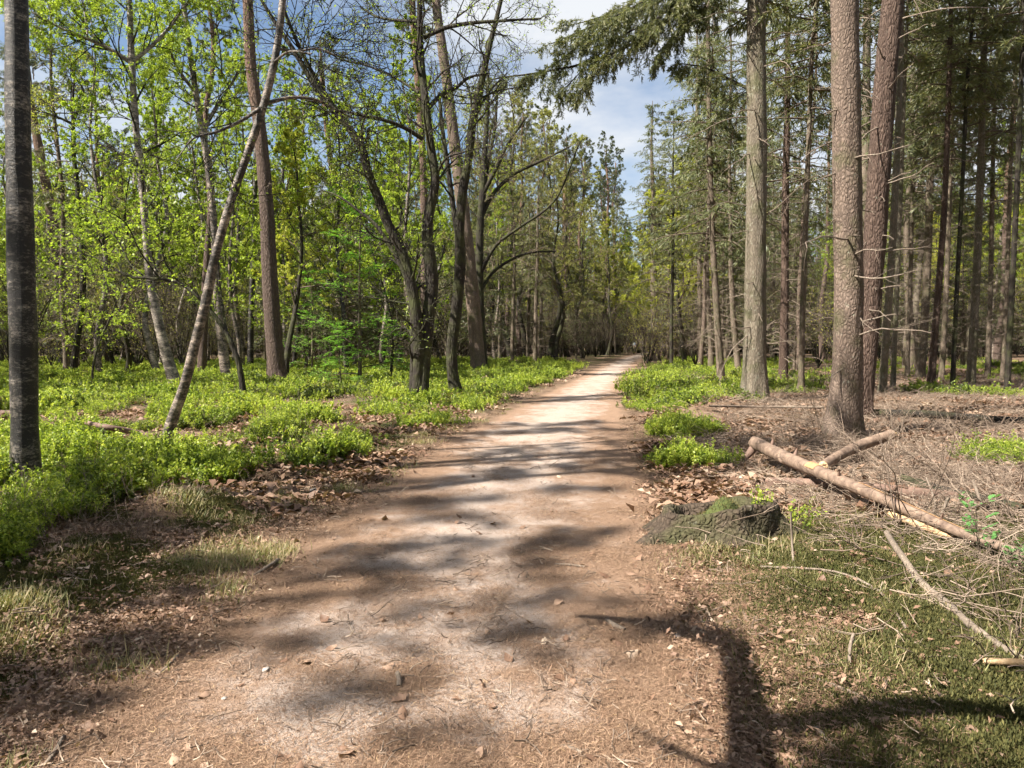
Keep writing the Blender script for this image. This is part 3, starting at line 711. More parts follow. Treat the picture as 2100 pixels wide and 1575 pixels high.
NAMES = dict(beech='beech_sapling', fir='fir_tree', pine='pine_tree', spruce='young_spruce', birch='birch_tree', bare_oak='oak_tree', oak='oak_tree', shrub='bare_shrub', sapling='conifer_sapling')
CATS = dict(beech='sapling', fir='tree', pine='tree', spruce='tree', birch='tree', bare_oak='tree', oak='tree', shrub='shrub', sapling='sapling')
def plant(kind, x, y, rz, s, label, group=None, var=0, lean=(0, 0), sz=None):
    root = empty(NAMES[kind], (x, y, H1(x, y)), label=label, category=CATS[kind])
    if group: root['group'] = group
    root.rotation_euler = (lean[0], lean[1], rz); root.scale = (s, s, sz or s)
    ps = PROTO[kind]
    for nm, me, loc, sc_ in ps[var % len(ps)]:
        o = obj(nm, me, root, loc)
        o.scale = (sc_, sc_, sc_)
        if nm in ('dead_branches', 'branches', 'stems'): o['kind'] = 'stuff'
    return root

# ------------------------------------------------------------------ traced trees
rngT = np.random.default_rng(55)
TAKEN = []
def world_line(pts, Y, ygain=None):
    o = []
    for i, p in enumerate(pts):
        yy = Y + (ygain[i] if ygain is not None else 0.0)
        q = at(p[0], p[1], yy); o.append([q[0], q[1], q[2], p[2] / 2 / F_PX * yy * math.cos(math.atan((p[0] - CX) / F_PX))])
    return np.array(o)
def extend(P4, Ht, seed, vert=0.6, tipr=0.02):
    top = P4[-1]
    if top[2] >= Ht - 1.5: Ht = top[2] + 2.5
    d = unit(P4[-1, :3] - P4[-2, :3]); n = 6; out_ = [*P4]
    step = (Ht - top[2]) / n; p = top[:3].copy(); rs = np.random.RandomState(seed)
    for j in range(n):
        d = unit(d * (1 - vert * 0.4) + np.array([0, 0, vert * 0.4]) + rs.normal(0, 0.03, 3))
        p = p + d * step / max(d[2], 0.3); f = (j + 1) / n
        out_.append(np.array([*p, top[3] * (1 - f) + tipr * f]))
    return np.array(out_)
def tree_root(name, P4, label, group=None, cat='tree'):
    x, y = P4[0, 0], P4[0, 1]; z = H1(x, y)
    P4[0, 2] = z - 0.12
    root = empty(name, (x, y, z), label=label, category=cat)
    if group: root['group'] = group
    TAKEN.append((x, y))
    Pl = P4.copy(); Pl[:, :3] -= np.array([x, y, z])
    return root, Pl
def at_height(Pl, z):
    i = int(np.clip(np.searchsorted(Pl[:, 2], z), 1, len(Pl) - 1)); f = (z - Pl[i - 1, 2]) / max(Pl[i, 2] - Pl[i - 1, 2], 1e-6)
    return Pl[i - 1] + (Pl[i] - Pl[i - 1]) * f
def dead_mesh(name, Pl, z0, z1, nb, Lm, seed, mat='dead_branch', rmax=0.018, sub=4, up=0.0, trop=-0.05):
    rng = np.random.default_rng(seed)
    zz = np.linspace(z0, z1, 16); A = np.stack([at_height(Pl, z) for z in zz])
    def ln(t, pl): return Lm * rng.uniform(0.15, 1.0, t.shape) ** 1.3 + 0.12
    B, BR = grow(A[None, :, :3], A[None, :, 3], nb, 0, 1, ln, 1.5, up, 0.15, 8, rng, 0.12, 0.3, trop, rmax)
    mb = MB(); v, q = tubes(B, BR, 5); mb.add(v, q)
    if sub:
        S, SR = grow(B, BR, sub, 0.35, 1.0, 0.4, 0.7, -0.05, 0.18, 5, rng, 0.5, 0.4, -0.04, 0.006, 0.5, 0.0022)
        v, q = tubes(S, SR, 3); mb.add(v, q)
    return mb.mesh(name, mat)
def conifer(name, v_g, pts, Ht, label, bark, kind='fir', crown_z=9.0, dead=(1.0, 9.0, 30, 1.4), seed=0, group=None, sides=16, cs=1.0, flare=0.5, fl_h=0.3, dmat='dead_branch', rough=0.05, low=None, single=False):
    Y = gdist(v_g)
    P4 = extend(world_line([(pts[0][0], v_g, pts[0][2])] + pts[1:], Y), Ht, seed)
    root, Pl = tree_root(name, P4, label, group)
    obj('trunk', trunk_mesh('trunk', Pl, bark, sides, flare, None, seed, rough, fl_h), root)
    if dead and single:
        rs = np.random.RandomState(seed + 900)
        for j in range(dead[2]):
            z = dead[0] + (dead[1] - dead[0]) * (j + rs.uniform()) / dead[2]
            obj('dead_branch', dead_mesh('dead', Pl, z - 0.02, z + 0.02, 1, dead[3] * rs.uniform(0.3, 1.3), seed * 100 + j, dmat), root)
    elif dead: obj('dead_branches', dead_mesh('dead', Pl, dead[0], dead[1], dead[2], dead[3], seed + 5, dmat), root, kind='stuff')
    cz = at_height(Pl, crown_z)
    bset = (FIRC if kind == 'fir' else PINC)[seed % 3]
    sc_ = (Ht - crown_z) / (13.0 if kind == 'fir' else 8.0)
    for nm, me in zip(('branches', 'crown'), bset):
        o = obj(nm, me, root, cz[:3]); o['kind'] = 'stuff'; o.scale = (cs, cs, sc_); o.rotation_euler = (0, 0, seed * 1.3)
    if low:
        lz = at_height(Pl, low)
        for nm, me in zip(('lower_branches', 'lower_needles'), HANG[seed % 2]):
            o = obj(nm, me, root, lz[:3]); o['kind'] = 'stuff'; o.scale = (cs, cs, 1.0); o.rotation_euler = (0, 0, seed * 2.1)
    return root, Pl

SL = 'slender straight conifer trunk in the close stand right of the path'
SG = 'slender trunks in the right hand stand'
# right hand stand: the big trunks
r3, r3l = conifer('fir_tree', 826, [(1545, 826, 56), (1547, 780, 50), (1548, 700, 46), (1550, 500, 43), (1552, 300, 41), (1552, 0, 38)], 25, 'thick pale grey fir trunk, lichen green at foot, alone beside the path', 'bark_fir_pale', 'fir', 9.5, (1.3, 10.5, 60, 2.4), 1, sides=28, flare=0.55, fl_h=0.4, single=True)
r7, r7l = conifer('fir_tree', 906, [(1726, 906, 74), (1731, 840, 68), (1736, 780, 64), (1740, 600, 61), (1738, 400, 61), (1735, 200, 59), (1732, 0, 57)], 26, 'thickest brown fir trunk with scaly bark, behind the fallen forked log', 'bark_fir', 'fir', 12, (1.2, 10, 40, 1.9), 2, sides=32, flare=0.5, fl_h=0.4, single=True)
conifer('fir_tree', 862, [(1764, 862, 46), (1769, 800, 45), (1779, 700, 45), (1786, 600, 46), (1793, 500, 47), (1806, 300, 47), (1821, 100, 46), (1831, 0, 45)], 25, 'dark reddish fir trunk with deep bark plates, leaning close behind the thickest trunk', 'bark_fir_red', 'fir', 12, (2.0, 10, 40, 1.9), 3, sides=26, flare=0.5, fl_h=0.35, single=True)
conifer('fir_tree', 786, [(1480, 786, 17), (1470, 640, 14), (1461, 480, 12), (1456, 330, 11), (1453, 150, 9)], 21, 'slim pale fir trunk leaning slightly, left of the thick grey fir', 'bark_slender', 'fir', 8.0, (1.0, 9.0, 60, 1.8), 4, low=5.0)
conifer('fir_tree', 752, [(1437, 752, 12), (1435, 600, 10), (1432, 400, 9), (1430, 200, 7)], 22, 'thin pale fir trunk between the slim leaning fir and the path', 'bark_slender', 'fir', 8, (1, 10, 50, 2.0), 5, low=6)
conifer('fir_tree', 790, [(1606, 790, 20), (1609, 600, 17), (1611, 400, 15), (1615, 200, 12)], 22, 'dark fir trunk with many low drooping twigs, just right of the thick grey fir', 'bark_fir_red', 'fir', 10, (0.8, 9, 90, 2.2), 6, low=7)
conifer('fir_tree', 808, [(1642, 808, 14), (1646, 650, 12), (1651, 500, 11), (1658, 300, 10), (1666, 100, 9)], 20, 'thin straight fir trunk midway between the thick grey fir and the thickest trunk', 'bark_slender', 'fir', 9, (0.8, 9, 60, 1.7), 7, low=8)
conifer('fir_tree', 812, [(1808, 812, 18), (1820, 650, 16), (1833, 450, 15), (1842, 250, 13), (1850, 0, 11)], 21, 'pale sunlit slim trunk touching the right side of the dark reddish fir', 'bark_fir_pale', 'fir', 11, (1.2, 9, 30, 1.3), 8)
conifer('fir_tree', 803, [(1831, 803, 11), (1839, 600, 10), (1847, 400, 9), (1854, 200, 8)], 20, 'thin pale fir trunk right of the pale sunlit slim trunk', 'bark_fir_pale', 'fir', 10, (1, 9, 40, 1.4), 9)
conifer('fir_tree', 760, [(1766, 760, 20), (1772, 500, 19), (1776, 300, 18), (1780, 0, 16)], 25, 'pale pinkish trunk seen in the gap between the two thickest firs', 'bark_slender', 'fir', 13, None, 10)
conifer('fir_tree', 778, [(1886, 778, 20), (1895, 680, 18), (1903, 500, 17), (1909, 300, 15), (1914, 80, 13)], 22, 'lit brown fir trunk with flared foot, beyond the dark reddish fir', 'bark_slender', 'fir', 9, (1, 10, 60, 1.8), 11, low=7)
conifer('fir_tree', 797, [(1908, 797, 17), (1920, 650, 15), (1935, 450, 13), (1945, 200, 11), (1951, 0, 10)], 21, 'dark reddish slender trunk crossing in front of the lit brown fir with flared foot', 'bark_fir_red', 'fir', 9, (1, 9, 50, 1.5), 12)
conifer('fir_tree', 785, [(1930, 785, 13), (1938, 650, 12), (1946, 450, 11), (1953, 200, 9)], 21, 'slim brown trunk close behind the dark reddish slender trunk', 'bark_slender', 'fir', 9, (1, 10, 50, 1.8), 13, low=8)
conifer('fir_tree', 798, [(1953, 798, 11), (1962, 600, 10), (1975, 350, 9), (1985, 150, 8)], 20, 'black pencil thin trunk left of the broadest pale slender trunk', 'bark_dark', 'fir', 9, (1, 9, 40, 1.4), 14)
conifer('fir_tree', 794, [(1990, 794, 20), (2001, 600, 18), (2009, 400, 16), (2015, 200, 14), (2019, 40, 13)], 23, 'pale straight fir trunk, broadest of the slender stand', 'bark_fir_pale', 'fir', 10, (1, 10, 60, 1.6), 15, low=8)
conifer('fir_tree', 778, [(2025, 778, 12), (2031, 600, 11), (2035, 400, 10), (2040, 200, 8)], 21, 'thin brown trunk just right of the broadest pale slender trunk', 'bark_slender', 'fir', 9, (1, 10, 50, 1.7), 16, low=7)
conifer('fir_tree', 785, [(2056, 785, 11), (2064, 600, 10), (2071, 400, 9), (2078, 200, 8)], 21, 'thin brown trunk just left of the near black trunk at the clearing edge', 'bark_slender', 'fir', 9, (1, 10, 50, 1.7), 17)
conifer('fir_tree', 810, [(2065, 810, 14), (2075, 600, 13), (2085, 400, 12), (2095, 150, 11), (2101, 0, 10)], 21, 'near black thin trunk at the edge of the twig littered clearing', 'bark_dark', 'fir', 10, (1.5, 9, 34, 1.4), 18)
conifer('fir_tree', 775, [(1860, 775, 10), (1866, 600, 9), (1872, 400, 8)], 20, 'very thin brown trunk between the pale sunlit slim trunk and the lit brown fir', 'bark_slender', 'fir', 9, (1, 10, 50, 1.7), 19, low=7)
conifer('fir_tree', 757, [(1377, 757, 8), (1377, 650, 7), (1379, 560, 6), (1380, 450, 5)], 15, 'very thin dark fir pole just right of the path', 'bark_dark', 'fir', 6, (1, 7, 40, 1.4), 20)
conifer('fir_tree', 742, [(1345, 742, 18), (1343, 690, 16), (1341, 600, 15), (1340, 450, 12)], 20, 'stout pale trunk on the right verge where the path narrows', 'bark_slender', 'fir', 9, (2, 9, 60, 2.4), 21, low=6)
# left side conifers
conifer('pine_tree', 784, [(569, 784, 39), (562, 700, 35), (555, 600, 34), (545, 400, 29), (531, 250, 26), (516, 150, 23), (508, 0, 21)], 24, 'stout brown pine leaning left, orange bark above, rising from bilberry', 'bark_pine', 'pine', 16, (4, 12, 12, 1.0), 22, sides=22, flare=0.7)
conifer('pine_tree', 765, [(982, 765, 31), (972, 640, 29), (960, 520, 27), (943, 380, 25), (930, 280, 23), (914, 150, 20), (894, 0, 17)], 24, 'grey brown pine leaning left behind the black curved trunk', 'bark_fir', 'pine', 17, (4, 12, 14, 1.3), 23, sides=18)
conifer('pine_tree', 758, [(872, 758, 18), (870, 500, 16), (866, 300, 14), (855, 150, 13), (846, 0, 12)], 25, 'straight pine with orange upper bark, hidden behind the three stemmed oak', 'bark_pine', 'pine', 17, (5, 14, 12, 1.2), 24)
conifer('pine_tree', 752, [(150, 752, 26), (128, 600, 24), (106, 440, 22), (85, 330, 20), (66, 230, 18), (50, 100, 16)], 22, 'pale pinkish pine leaning left behind the black mottled birch', 'bark_pine', 'pine', 15, None, 25)
conifer('pine_tree', 745, [(728, 745, 16), (716, 620, 15), (702, 500, 14), (688, 400, 13), (672, 280, 11), (660, 150, 10)], 23, 'pale pine leaning left behind the bright green sapling', 'bark_pine', 'pine', 15, (4, 12, 12, 1.3), 26)
conifer('pine_tree', 730, [(1171, 730, 14), (1166, 650, 13), (1161, 540, 11), (1158, 430, 10)], 24, 'tall pale pine on the left verge far along the path', 'bark_pine', 'pine', 16, (5, 15, 14, 1.4), 27)
conifer('pine_tree', 748, [(220, 748, 9), (214, 600, 9), (208, 450, 8), (198, 290, 7)], 22, 'very thin pale pinkish pine pole amid birches', 'bark_pine', 'pine', 16, (5, 14, 10, 1.0), 28)
for k_, (u, v, w, v2) in enumerate([(1050, 745, 8, 520), (1082, 740, 8, 530), (1097, 748, 9, 510), (1108, 742, 7, 540), (1025, 742, 8, 520), (1215, 728, 9, 560)]):
    conifer('young_spruce', v, [(u, v, w), (u + 2, 640, w * .9), (u + 5, v2, w * .7)], 13 + k_ % 3, 'thin young spruce pole with wispy dead twigs, ' + ['beside the bare many limbed oak', 'left of the path', 'left of the path', 'left of the path', 'closest to the bare many limbed oak', 'by the tall pale pine'][k_], 'bark_slender', 'fir', 5.0, (0.6, 8, 80, 1.8), 30 + k_, 'thin spruce poles left of the path', cs=0.7)

# ---- the drooping bough of the thick grey fir
def bough(root, base_loc, pts, Y0, Y1, seed, name='hanging_bough', n1=26, mat='needle_fir'):
    rng = np.random.default_rng(seed)
    W = np.array([at(p[0], p[1], Y0 + (Y1 - Y0) * i / (len(pts) - 1)) for i, p in enumerate(pts)])
    A = np.concatenate([W, np.linspace(0.05, 0.012, len(W))[:, None]], 1)
    Q_ = hermite(A, 20); P = Q_[None, :, :3] - np.array(base_loc); Rd = Q_[None, :, 3]
    B, BR = grow(P, Rd, n1, 0.06, 1.0, lambda t, pl: 1.15 * (1.1 - 0.6 * t), 0.85, -0.1, 0.08, 7, rng, 0.35, 0.3, -0.10, 0.014, flatp=True)
    S, SR = grow(B, BR, 11, 0.1, 1.0, 0.45, 0.8, -0.25, 0.09, 5, rng, 0.5, 0.4, -0.13, 0.006, 0.4, 0.0025)
    mb = MB()
    for P_, R_, s_ in ((P, Rd, 7), (B, BR, 4), (S, SR, 3)):
        v, q = tubes(P_, R_, s_); mb.add(v, q)
    b = obj(name, mb.mesh(name, 'bark_dark'), root)
    p, d = along(S, 36, rng, 0.0, 1.0)
    v, q, a = leafquads(p, unit(d * 0.9 + rng.normal(0, 0.55, d.shape) + np.array([0, 0, -0.2])), 0.10, rng, 0.2, 0.17, 0.1)
    lf = MB().add(v, q, None, a)
    obj('needles', lf.mesh('bough_needles', mat), b)
Yf = r3.location.y
bough(r3, r3.location, [(1545, -190), (1470, -90), (1390, -20), (1300, 30), (1210, 75), (1140, 130), (1080, 165)], Yf, Yf + 1.6, 601, n1=36)
bough(r3, r3.location, [(1545, -170), (1420, -60), (1310, 10), (1200, 60), (1130, 90)], Yf, Yf + 1.0, 602, n1=30)
bough(r3, r3.location, [(1548, -120), (1440, -40), (1330, 70), (1230, 120), (1100, 150), (1000, 165), (950, 185)], Yf, Yf + 2.2, 603, n1=22)
bough(r3, r3.location, [(1545, -230), (1480, -150), (1400, -70), (1330, -20), (1270, 20), (1180, 50)], Yf, Yf + 2.6, 605, n1=34)
bough(r3, r3.location, [(1545, -150), (1460, -70), (1380, 10), (1310, 70), (1240, 130), (1180, 200)], Yf, Yf + 0.8, 606, n1=30)
bough(r3, r3.location, [(1545, -180), (1500, -110), (1440, -30), (1370, 40), (1300, 60), (1230, 110), (1150, 190)], Yf, Yf + 1.2, 607, n1=34)
bough(r3, r3.location, [(1548, -110), (1500, -60), (1450, 10), (1400, 60), (1350, 120)], Yf, Yf + 0.6, 608, n1=24)
bough(r3, r3.location, [(1550, 190), (1500, 165), (1450, 140), (1395, 130)], Yf, Yf + 0.8, 604, 'lower_bough', 12)

# ---- deciduous traced trees
def limb(pts, Y, gain=0.0):
    n = len(pts)
    return world_line(pts, Y, [gain * i / max(n - 1, 1) for i in range(n)])
def stems_arr(lines, root_loc, n=22):
    Ps, Rs = [], []
    for P4 in lines:
        Q_ = hermite(P4, n); Ps.append(Q_[:, :3] - root_loc); Rs.append(np.maximum(Q_[:, 3], 0.005))
    return np.stack(Ps), np.stack(Rs)
def broadleaf(name, label, v_g, pts, Ht, limbs, bark, seed, lv, leafm, nleaf, lsize, branch_bark='bark_dark', extra_stems=(), t_ext=True, group=None, sides=16, flare=0.4, rough=0.08, cat='tree', ygain=None, hang=-0.15, flat=0.5, limb_n=22, ll=1):
    Y = gdist(v_g)
    main = world_line([(pts[0][0], v_g, pts[0][2])] + pts[1:], Y, ygain)
    if t_ext: main = extend(main, Ht, seed, 0.5)
    root, Pl = tree_root(name, main, label, group, cat)
    loc = np.array(root.location)
    obj('trunk', trunk_mesh('trunk', Pl, bark, sides, flare, None, seed, rough), root)
    for j, (ps, ex) in enumerate(extra_stems):
        W = world_line(ps, Y, np.linspace(0.0, 0.8, len(ps)) * (1 if j % 2 else -1))
        if ex: W = extend(W, ex, seed + j, 0.5)
        W[:, :3] -= loc
        if W[0, 2] < 0.3: W[0, 2] = -0.12
        obj('stem', trunk_mesh('stem', W, bark, 12, flare if W[0, 2] < 0.3 else 0.0, None, seed + j + 1, rough), root)
        limbs = list(limbs) + [(None, W)]
    lines = []
    for l_ in limbs:
        if l_[0] is None: W = l_[1].copy(); W[:, :3] += loc; lines.append(W)
        else: lines.append(limb(l_[0], Y, l_[1]))
    upper = main[main[:, 2] > 0.25 * main[-1, 2]]
    lines.append(main if len(upper) < 3 else upper)
    S, SR = stems_arr(lines, loc, limb_n)
    if len(limbs):
        sel = [i for i, l_ in enumerate(limbs) if l_[0] is not None]
        if sel:
            
            for i in sel:
                v, q = tubes(S[i:i + 1], SR[i:i + 1], 8); obj('limb', MB().add(v, q).mesh('limb', bark), root)
    bm, lm = decid_meshes(name, (S, SR), seed, lv, branch_bark, leafm, nleaf, lsize, hang=hang, flat=flat, leaf_levels=ll)
    obj('branches', bm, root, kind='stuff')
    if lm: obj('crown', lm, root)
    return root
LVH = [dict(k=12, t0=0.15, t1=0.99, length=lambda t, pl: 1.9 * (1.1 - 0.6 * t), ang=0.9, up=0.08, wig=0.15, npts=8, rr=0.4, tip=0.25, trop=0.01, rmax=0.035),
       dict(k=8, t0=0.15, t1=1.0, length=0.5, ang=0.8, up=0.0, wig=0.2, npts=5, rr=0.55, tip=0.5, rmin=0.006),
       dict(k=5, t0=0.2, t1=1.0, length=0.55, ang=0.75, up=0.0, wig=0.22, npts=4, rr=0.7, tip=0.6, rmin=0.0045)]
LVH_SPARSE = [dict(LVH[0], k=8), dict(LVH[1], k=5), LVH[2]]
LVB = [dict(k=20, t0=0.1, t1=0.99, length=lambda t, pl: 2.4 * (1.1 - 0.6 * t), ang=0.8, up=0.1, wig=0.12, npts=8, rr=0.35, tip=0.2, trop=0.0, rmax=0.035),
       dict(k=7, t0=0.15, t1=1.0, length=0.42, ang=0.75, up=0.0, wig=0.16, npts=5, rr=0.5, tip=0.3, trop=-0.05, rmin=0.004),
       dict(k=5, t0=0.2, t1=1.0, length=0.5, ang=0.7, up=-0.1, wig=0.18, npts=4, rr=0.6, tip=0.4, trop=-0.1, rmin=0.003)]
broadleaf('birch_tree', 'thick black and white mottled birch trunk rising from bilberry left of the path', 1010, [(56, 1010, 66), (50, 860, 58), (48, 700, 60), (42, 520, 61), (40, 400, 56), (36, 200, 52), (33, 0, 48)], 15, [], 'birch_dark', 701,
          [dict(LVB[0], t0=0.35), LVB[1], LVB[2]], 'leaf_fresh', 2, 0.045, sides=30, flare=0.55, rough=0.05)
broadleaf('birch_tree', 'slim birch leaning strongly right across its neighbours, rising from bilberry', 950, [(332, 950, 28), (352, 865, 24), (375, 800, 22), (400, 705, 21), (422, 620, 21), (440, 530, 19), (478, 400, 17), (518, 285, 17), (545, 200, 16), (566, 110, 15), (580, 0, 14)], 11.5,
          [([(545, 212, 9), (600, 200, 7), (650, 205, 6), (690, 225, 4), (740, 250, 2)], 1.0), ([(540, 218, 9), (490, 250, 7), (440, 272, 6), (400, 282, 4), (360, 330, 2)], -0.8), ([(570, 100, 7), (610, 105, 5), (650, 100, 4), (700, 118, 2)], 0.5), ([(560, 130, 6), (590, 107, 5), (640, 110, 3)], -0.5)],
          'birch_mixed', 702, [dict(LVH[0], k=9, t0=0.25), dict(LVH[1], k=5), LVH[2]], 'leaf_fresh', 1, 0.04, sides=18, flare=0.25)
broadleaf('birch_tree', 'pale barked birch leaning left with a high fork, behind the slim leaning birch', 806, [(366, 806, 30), (345, 740, 24), (322, 650, 20), (308, 580, 17), (300, 480, 16), (288, 350, 15), (278, 250, 14), (270, 128, 14), (265, 0, 12)], 15,
          [([(268, 128, 11), (220, 98, 9), (180, 80, 8), (120, 55, 6), (65, 25, 4)], -1.0), ([(272, 126, 10), (310, 95, 8), (335, 70, 7), (390, 0, 5), (420, -40, 3)], 1.0), ([(180, 80, 5), (176, 40, 4), (168, 0, 3)], 0.3)],
          'birch_pale', 703, [dict(LVB[0], k=16), LVB[1], LVB[2]], 'leaf_fresh', 20, 0.056, sides=16, flare=0.25)
broadleaf('birch_tree', 'dark birch with flaking bark and leafy crown, left of the stout brown pine', 778, [(465, 778, 24), (455, 700, 20), (446, 600, 17), (438, 450, 15), (425, 330, 14), (408, 230, 13), (390, 110, 12), (376, 0, 11)], 17,
          [([(418, 270, 9), (440, 225, 7), (470, 180, 5), (500, 120, 3)], 1.0), ([(400, 190, 8), (365, 140, 6), (340, 90, 4)], -1.0)],
          'birch_mixed', 704, [dict(LVB[0], k=18), LVB[1], LVB[2]], 'leaf_fresh', 20, 0.06, sides=14, flare=0.3)
broadleaf('beech_sapling', 'thin arching young beech with vivid green leaves, bending left over bilberry', 828, [(500, 828, 15), (497, 790, 13), (488, 740, 12), (466, 687, 11), (430, 635, 10), (400, 602, 8), (368, 580, 7), (300, 570, 6), (252, 562, 5), (242, 540, 3)], 3,
          [([(466, 687, 6), (458, 640, 5), (450, 580, 4), (444, 520, 4), (420, 450, 3)], 0.8), ([(368, 580, 5), (340, 540, 4), (330, 480, 3), (325, 430, 2)], -0.6), ([(300, 570, 5), (270, 545, 4), (240, 490, 3), (210, 460, 2)], 0.5), ([(330, 575, 4), (290, 520, 3), (250, 450, 3), (190, 420, 2)], -1.2), ([(252, 562, 4), (200, 530, 3), (140, 520, 2), (100, 530, 2)], 0.2)],
          'bark_dark', 705, [dict(k=12, t0=0.25, t1=1.0, length=lambda t, pl: 1.15 + 0 * t, ang=0.8, up=0.08, wig=0.14, npts=6, rr=0.4, tip=0.3, rmax=0.012), dict(k=6, t0=0.15, t1=1.0, length=0.42, ang=0.7, up=0.0, wig=0.15, npts=4, rr=0.6, tip=0.5, rmin=0.003, flatp=True)], 'leaf_fresh', 4, 0.085, t_ext=False, sides=10, flare=0.3, cat='sapling', flat=1.2, hang=-0.05, ll=2)
broadleaf('oak_tree', 'three stemmed dark oak with crooked sprawling limbs, left of the path', 832, [(864, 832, 32), (866, 790, 27), (870, 740, 26), (878, 660, 26), (886, 570, 25), (878, 500, 24), (876, 470, 22), (884, 420, 20), (893, 370, 19), (884, 310, 17), (876, 240, 16), (866, 150, 14), (861, 60, 12), (860, 0, 11)], 13,
          [([(878, 222, 10), (905, 195, 9), (935, 180, 7), (960, 160, 6), (1000, 150, 3)], 1.0), ([(870, 76, 10), (920, 55, 9), (960, 48, 8), (1040, 42, 6), (1110, 38, 4)], -1.0), ([(866, 285, 9), (835, 265, 9), (800, 250, 8), (740, 236, 7), (690, 228, 5), (640, 240, 3)], -1.2), ([(856, 44, 7), (820, 42, 6), (775, 35, 5), (740, 15, 4)], 1.0), ([(858, 190, 6), (820, 165, 5), (790, 150, 5), (740, 130, 3), (690, 120, 2)], 0.8), ([(893, 365, 6), (915, 325, 5), (950, 312, 4), (1000, 300, 2)], -0.6), ([(757, 262, 6), (752, 290, 5), (748, 310, 5)], 0.0)],
          'bark_dark', 706, [dict(LVH[0], k=13), dict(LVH[1], k=7), dict(LVH[2], k=5)], 'leaf_fresh', 1, 0.045,
          extra_stems=[([(856, 826, 26), (858, 760, 24), (858, 700, 23), (852, 633, 22), (838, 560, 21), (824, 515, 20), (800, 470, 20), (777, 410, 19), (757, 360, 18), (743, 307, 17), (712, 258, 15), (665, 205, 13), (630, 150, 11), (600, 100, 10), (560, 40, 8), (530, -10, 6)], None), ([(846, 824, 15), (848, 700, 14), (846, 630, 13), (830, 562, 11), (800, 505, 9), (765, 455, 7), (735, 432, 6), (690, 400, 4), (660, 390, 3)], None), ([(690, 228, 10), (650, 165, 9), (618, 105, 8), (590, 40, 7), (570, -20, 5)], None)], sides=18, flare=0.6)
broadleaf('oak_tree', 'single curved nearly black trunk rising beside the three stemmed oak', 822, [(942, 822, 28), (930, 780, 24), (926, 720, 22), (935, 640, 23), (944, 540, 22), (942, 480, 20), (948, 400, 19), (960, 330, 17), (970, 250, 16), (985, 180, 14), (1000, 110, 12), (1020, 30, 9), (1032, -20, 7)], 11.5,
          [([(944, 520, 12), (930, 430, 11), (918, 340, 10), (908, 270, 8), (900, 190, 6)], 0.8), ([(975, 235, 6), (1010, 180, 4), (1040, 150, 3)], 0.6)],
          'bark_dark', 707, [dict(LVH[0], k=10, t0=0.3), dict(LVH[1], k=6), LVH[2]], 'leaf_bud', 1, 0.045, sides=18, flare=0.35)
broadleaf('oak_tree', 'bare many limbed oak with spreading grey brown twigs, behind the black curved trunk', 758, [(990, 758, 20), (985, 640, 17), (983, 540, 16), (986, 440, 15), (990, 390, 14), (995, 300, 11), (1000, 200, 8)], 17,
          [([(986, 450, 9), (1010, 400, 8), (1050, 360, 7), (1110, 330, 5), (1170, 300, 3)], 1.0), ([(990, 400, 9), (1020, 340, 8), (1045, 290, 6), (1080, 240, 4)], -1.0), ([(988, 420, 8), (1000, 340, 8), (1015, 260, 6), (1020, 180, 4)], 1.0), ([(985, 560, 9), (1020, 500, 7), (1060, 470, 6), (1130, 420, 4), (1190, 290, 3)], -1.5), ([(984, 600, 8), (1010, 560, 6), (1080, 520, 5), (1140, 515, 3)], 1.5)],
          'bark_dark', 708, [dict(LVH[0], k=12), LVH[1], dict(LVH[2], k=5)], 'leaf_bud', 1, 0.05, branch_bark='bark_twig', sides=14)
broadleaf('birch_tree', 'reddish bent birch leaning right, rooted in far bilberry', 742, [(256, 742, 21), (262, 690, 17), (270, 620, 15), (277, 560, 14), (280, 480, 12), (276, 380, 10)], 14, [], 'birch_mixed', 709, [dict(LVB[0], k=18), LVB[1], LVB[2]], 'leaf_fresh', 11, 0.08, sides=12)
broadleaf('oak_tree', 'slender dark trunk forking into a crooked top, behind the mottled birch', 768, [(148, 768, 16), (158, 700, 14), (170, 600, 13), (166, 480, 12), (160, 400, 11), (151, 310, 10), (150, 250, 9)], 11, [([(150, 255, 7), (130, 245, 6), (105, 235, 4), (70, 225, 3)], -0.5), ([(150, 250, 7), (165, 210, 6), (170, 185, 5), (150, 150, 4), (140, 110, 3)], 0.5)], 'bark_dark', 710, [dict(LVH[0], k=12), LVH[1], LVH[2]], 'leaf_yellow', 3, 0.06, sides=12)
broadleaf('birch_tree', 'thin black birch stem beside the stout brown pine', 756, [(513, 756, 14), (515, 650, 12), (520, 500, 11), (524, 350, 10), (527, 200, 8)], 15, [], 'birch_dark', 711, [dict(LVB[0], k=16), LVB[1], LVB[2]], 'leaf_fresh', 11, 0.08, sides=10)

# bright saplings
for (u, v, s_, var, lb) in [(738, 792, 1.55, 0, 'tall bright green conifer sapling with flat sprays, left of the three stemmed oak'), (700, 800, 0.8, 1, 'small bright green conifer sapling spreading low over bilberry'), (800, 772, 0.9, 1, 'bright green conifer sapling peeping from behind the three stemmed oak'), (640, 770, 1.1, 0, 'bright green conifer sapling to the right of the stout brown pine')]:
    x, y = flat(u, v); plant('sapling', x, y, u * 0.1, s_, lb, None, var)
for i, (u, v, s_) in enumerate([(1330, 752, 1.0), (1322, 745, 1.0), (1475, 742, 1.2), (1300, 728, 1.3)]):
    x, y = flat(u, v); plant('shrub', x, y, u * 0.3, s_ * 1.2, 'thin stemmed shrub with yellow green buds on the right verge', 'shrubs on the right verge', 1)

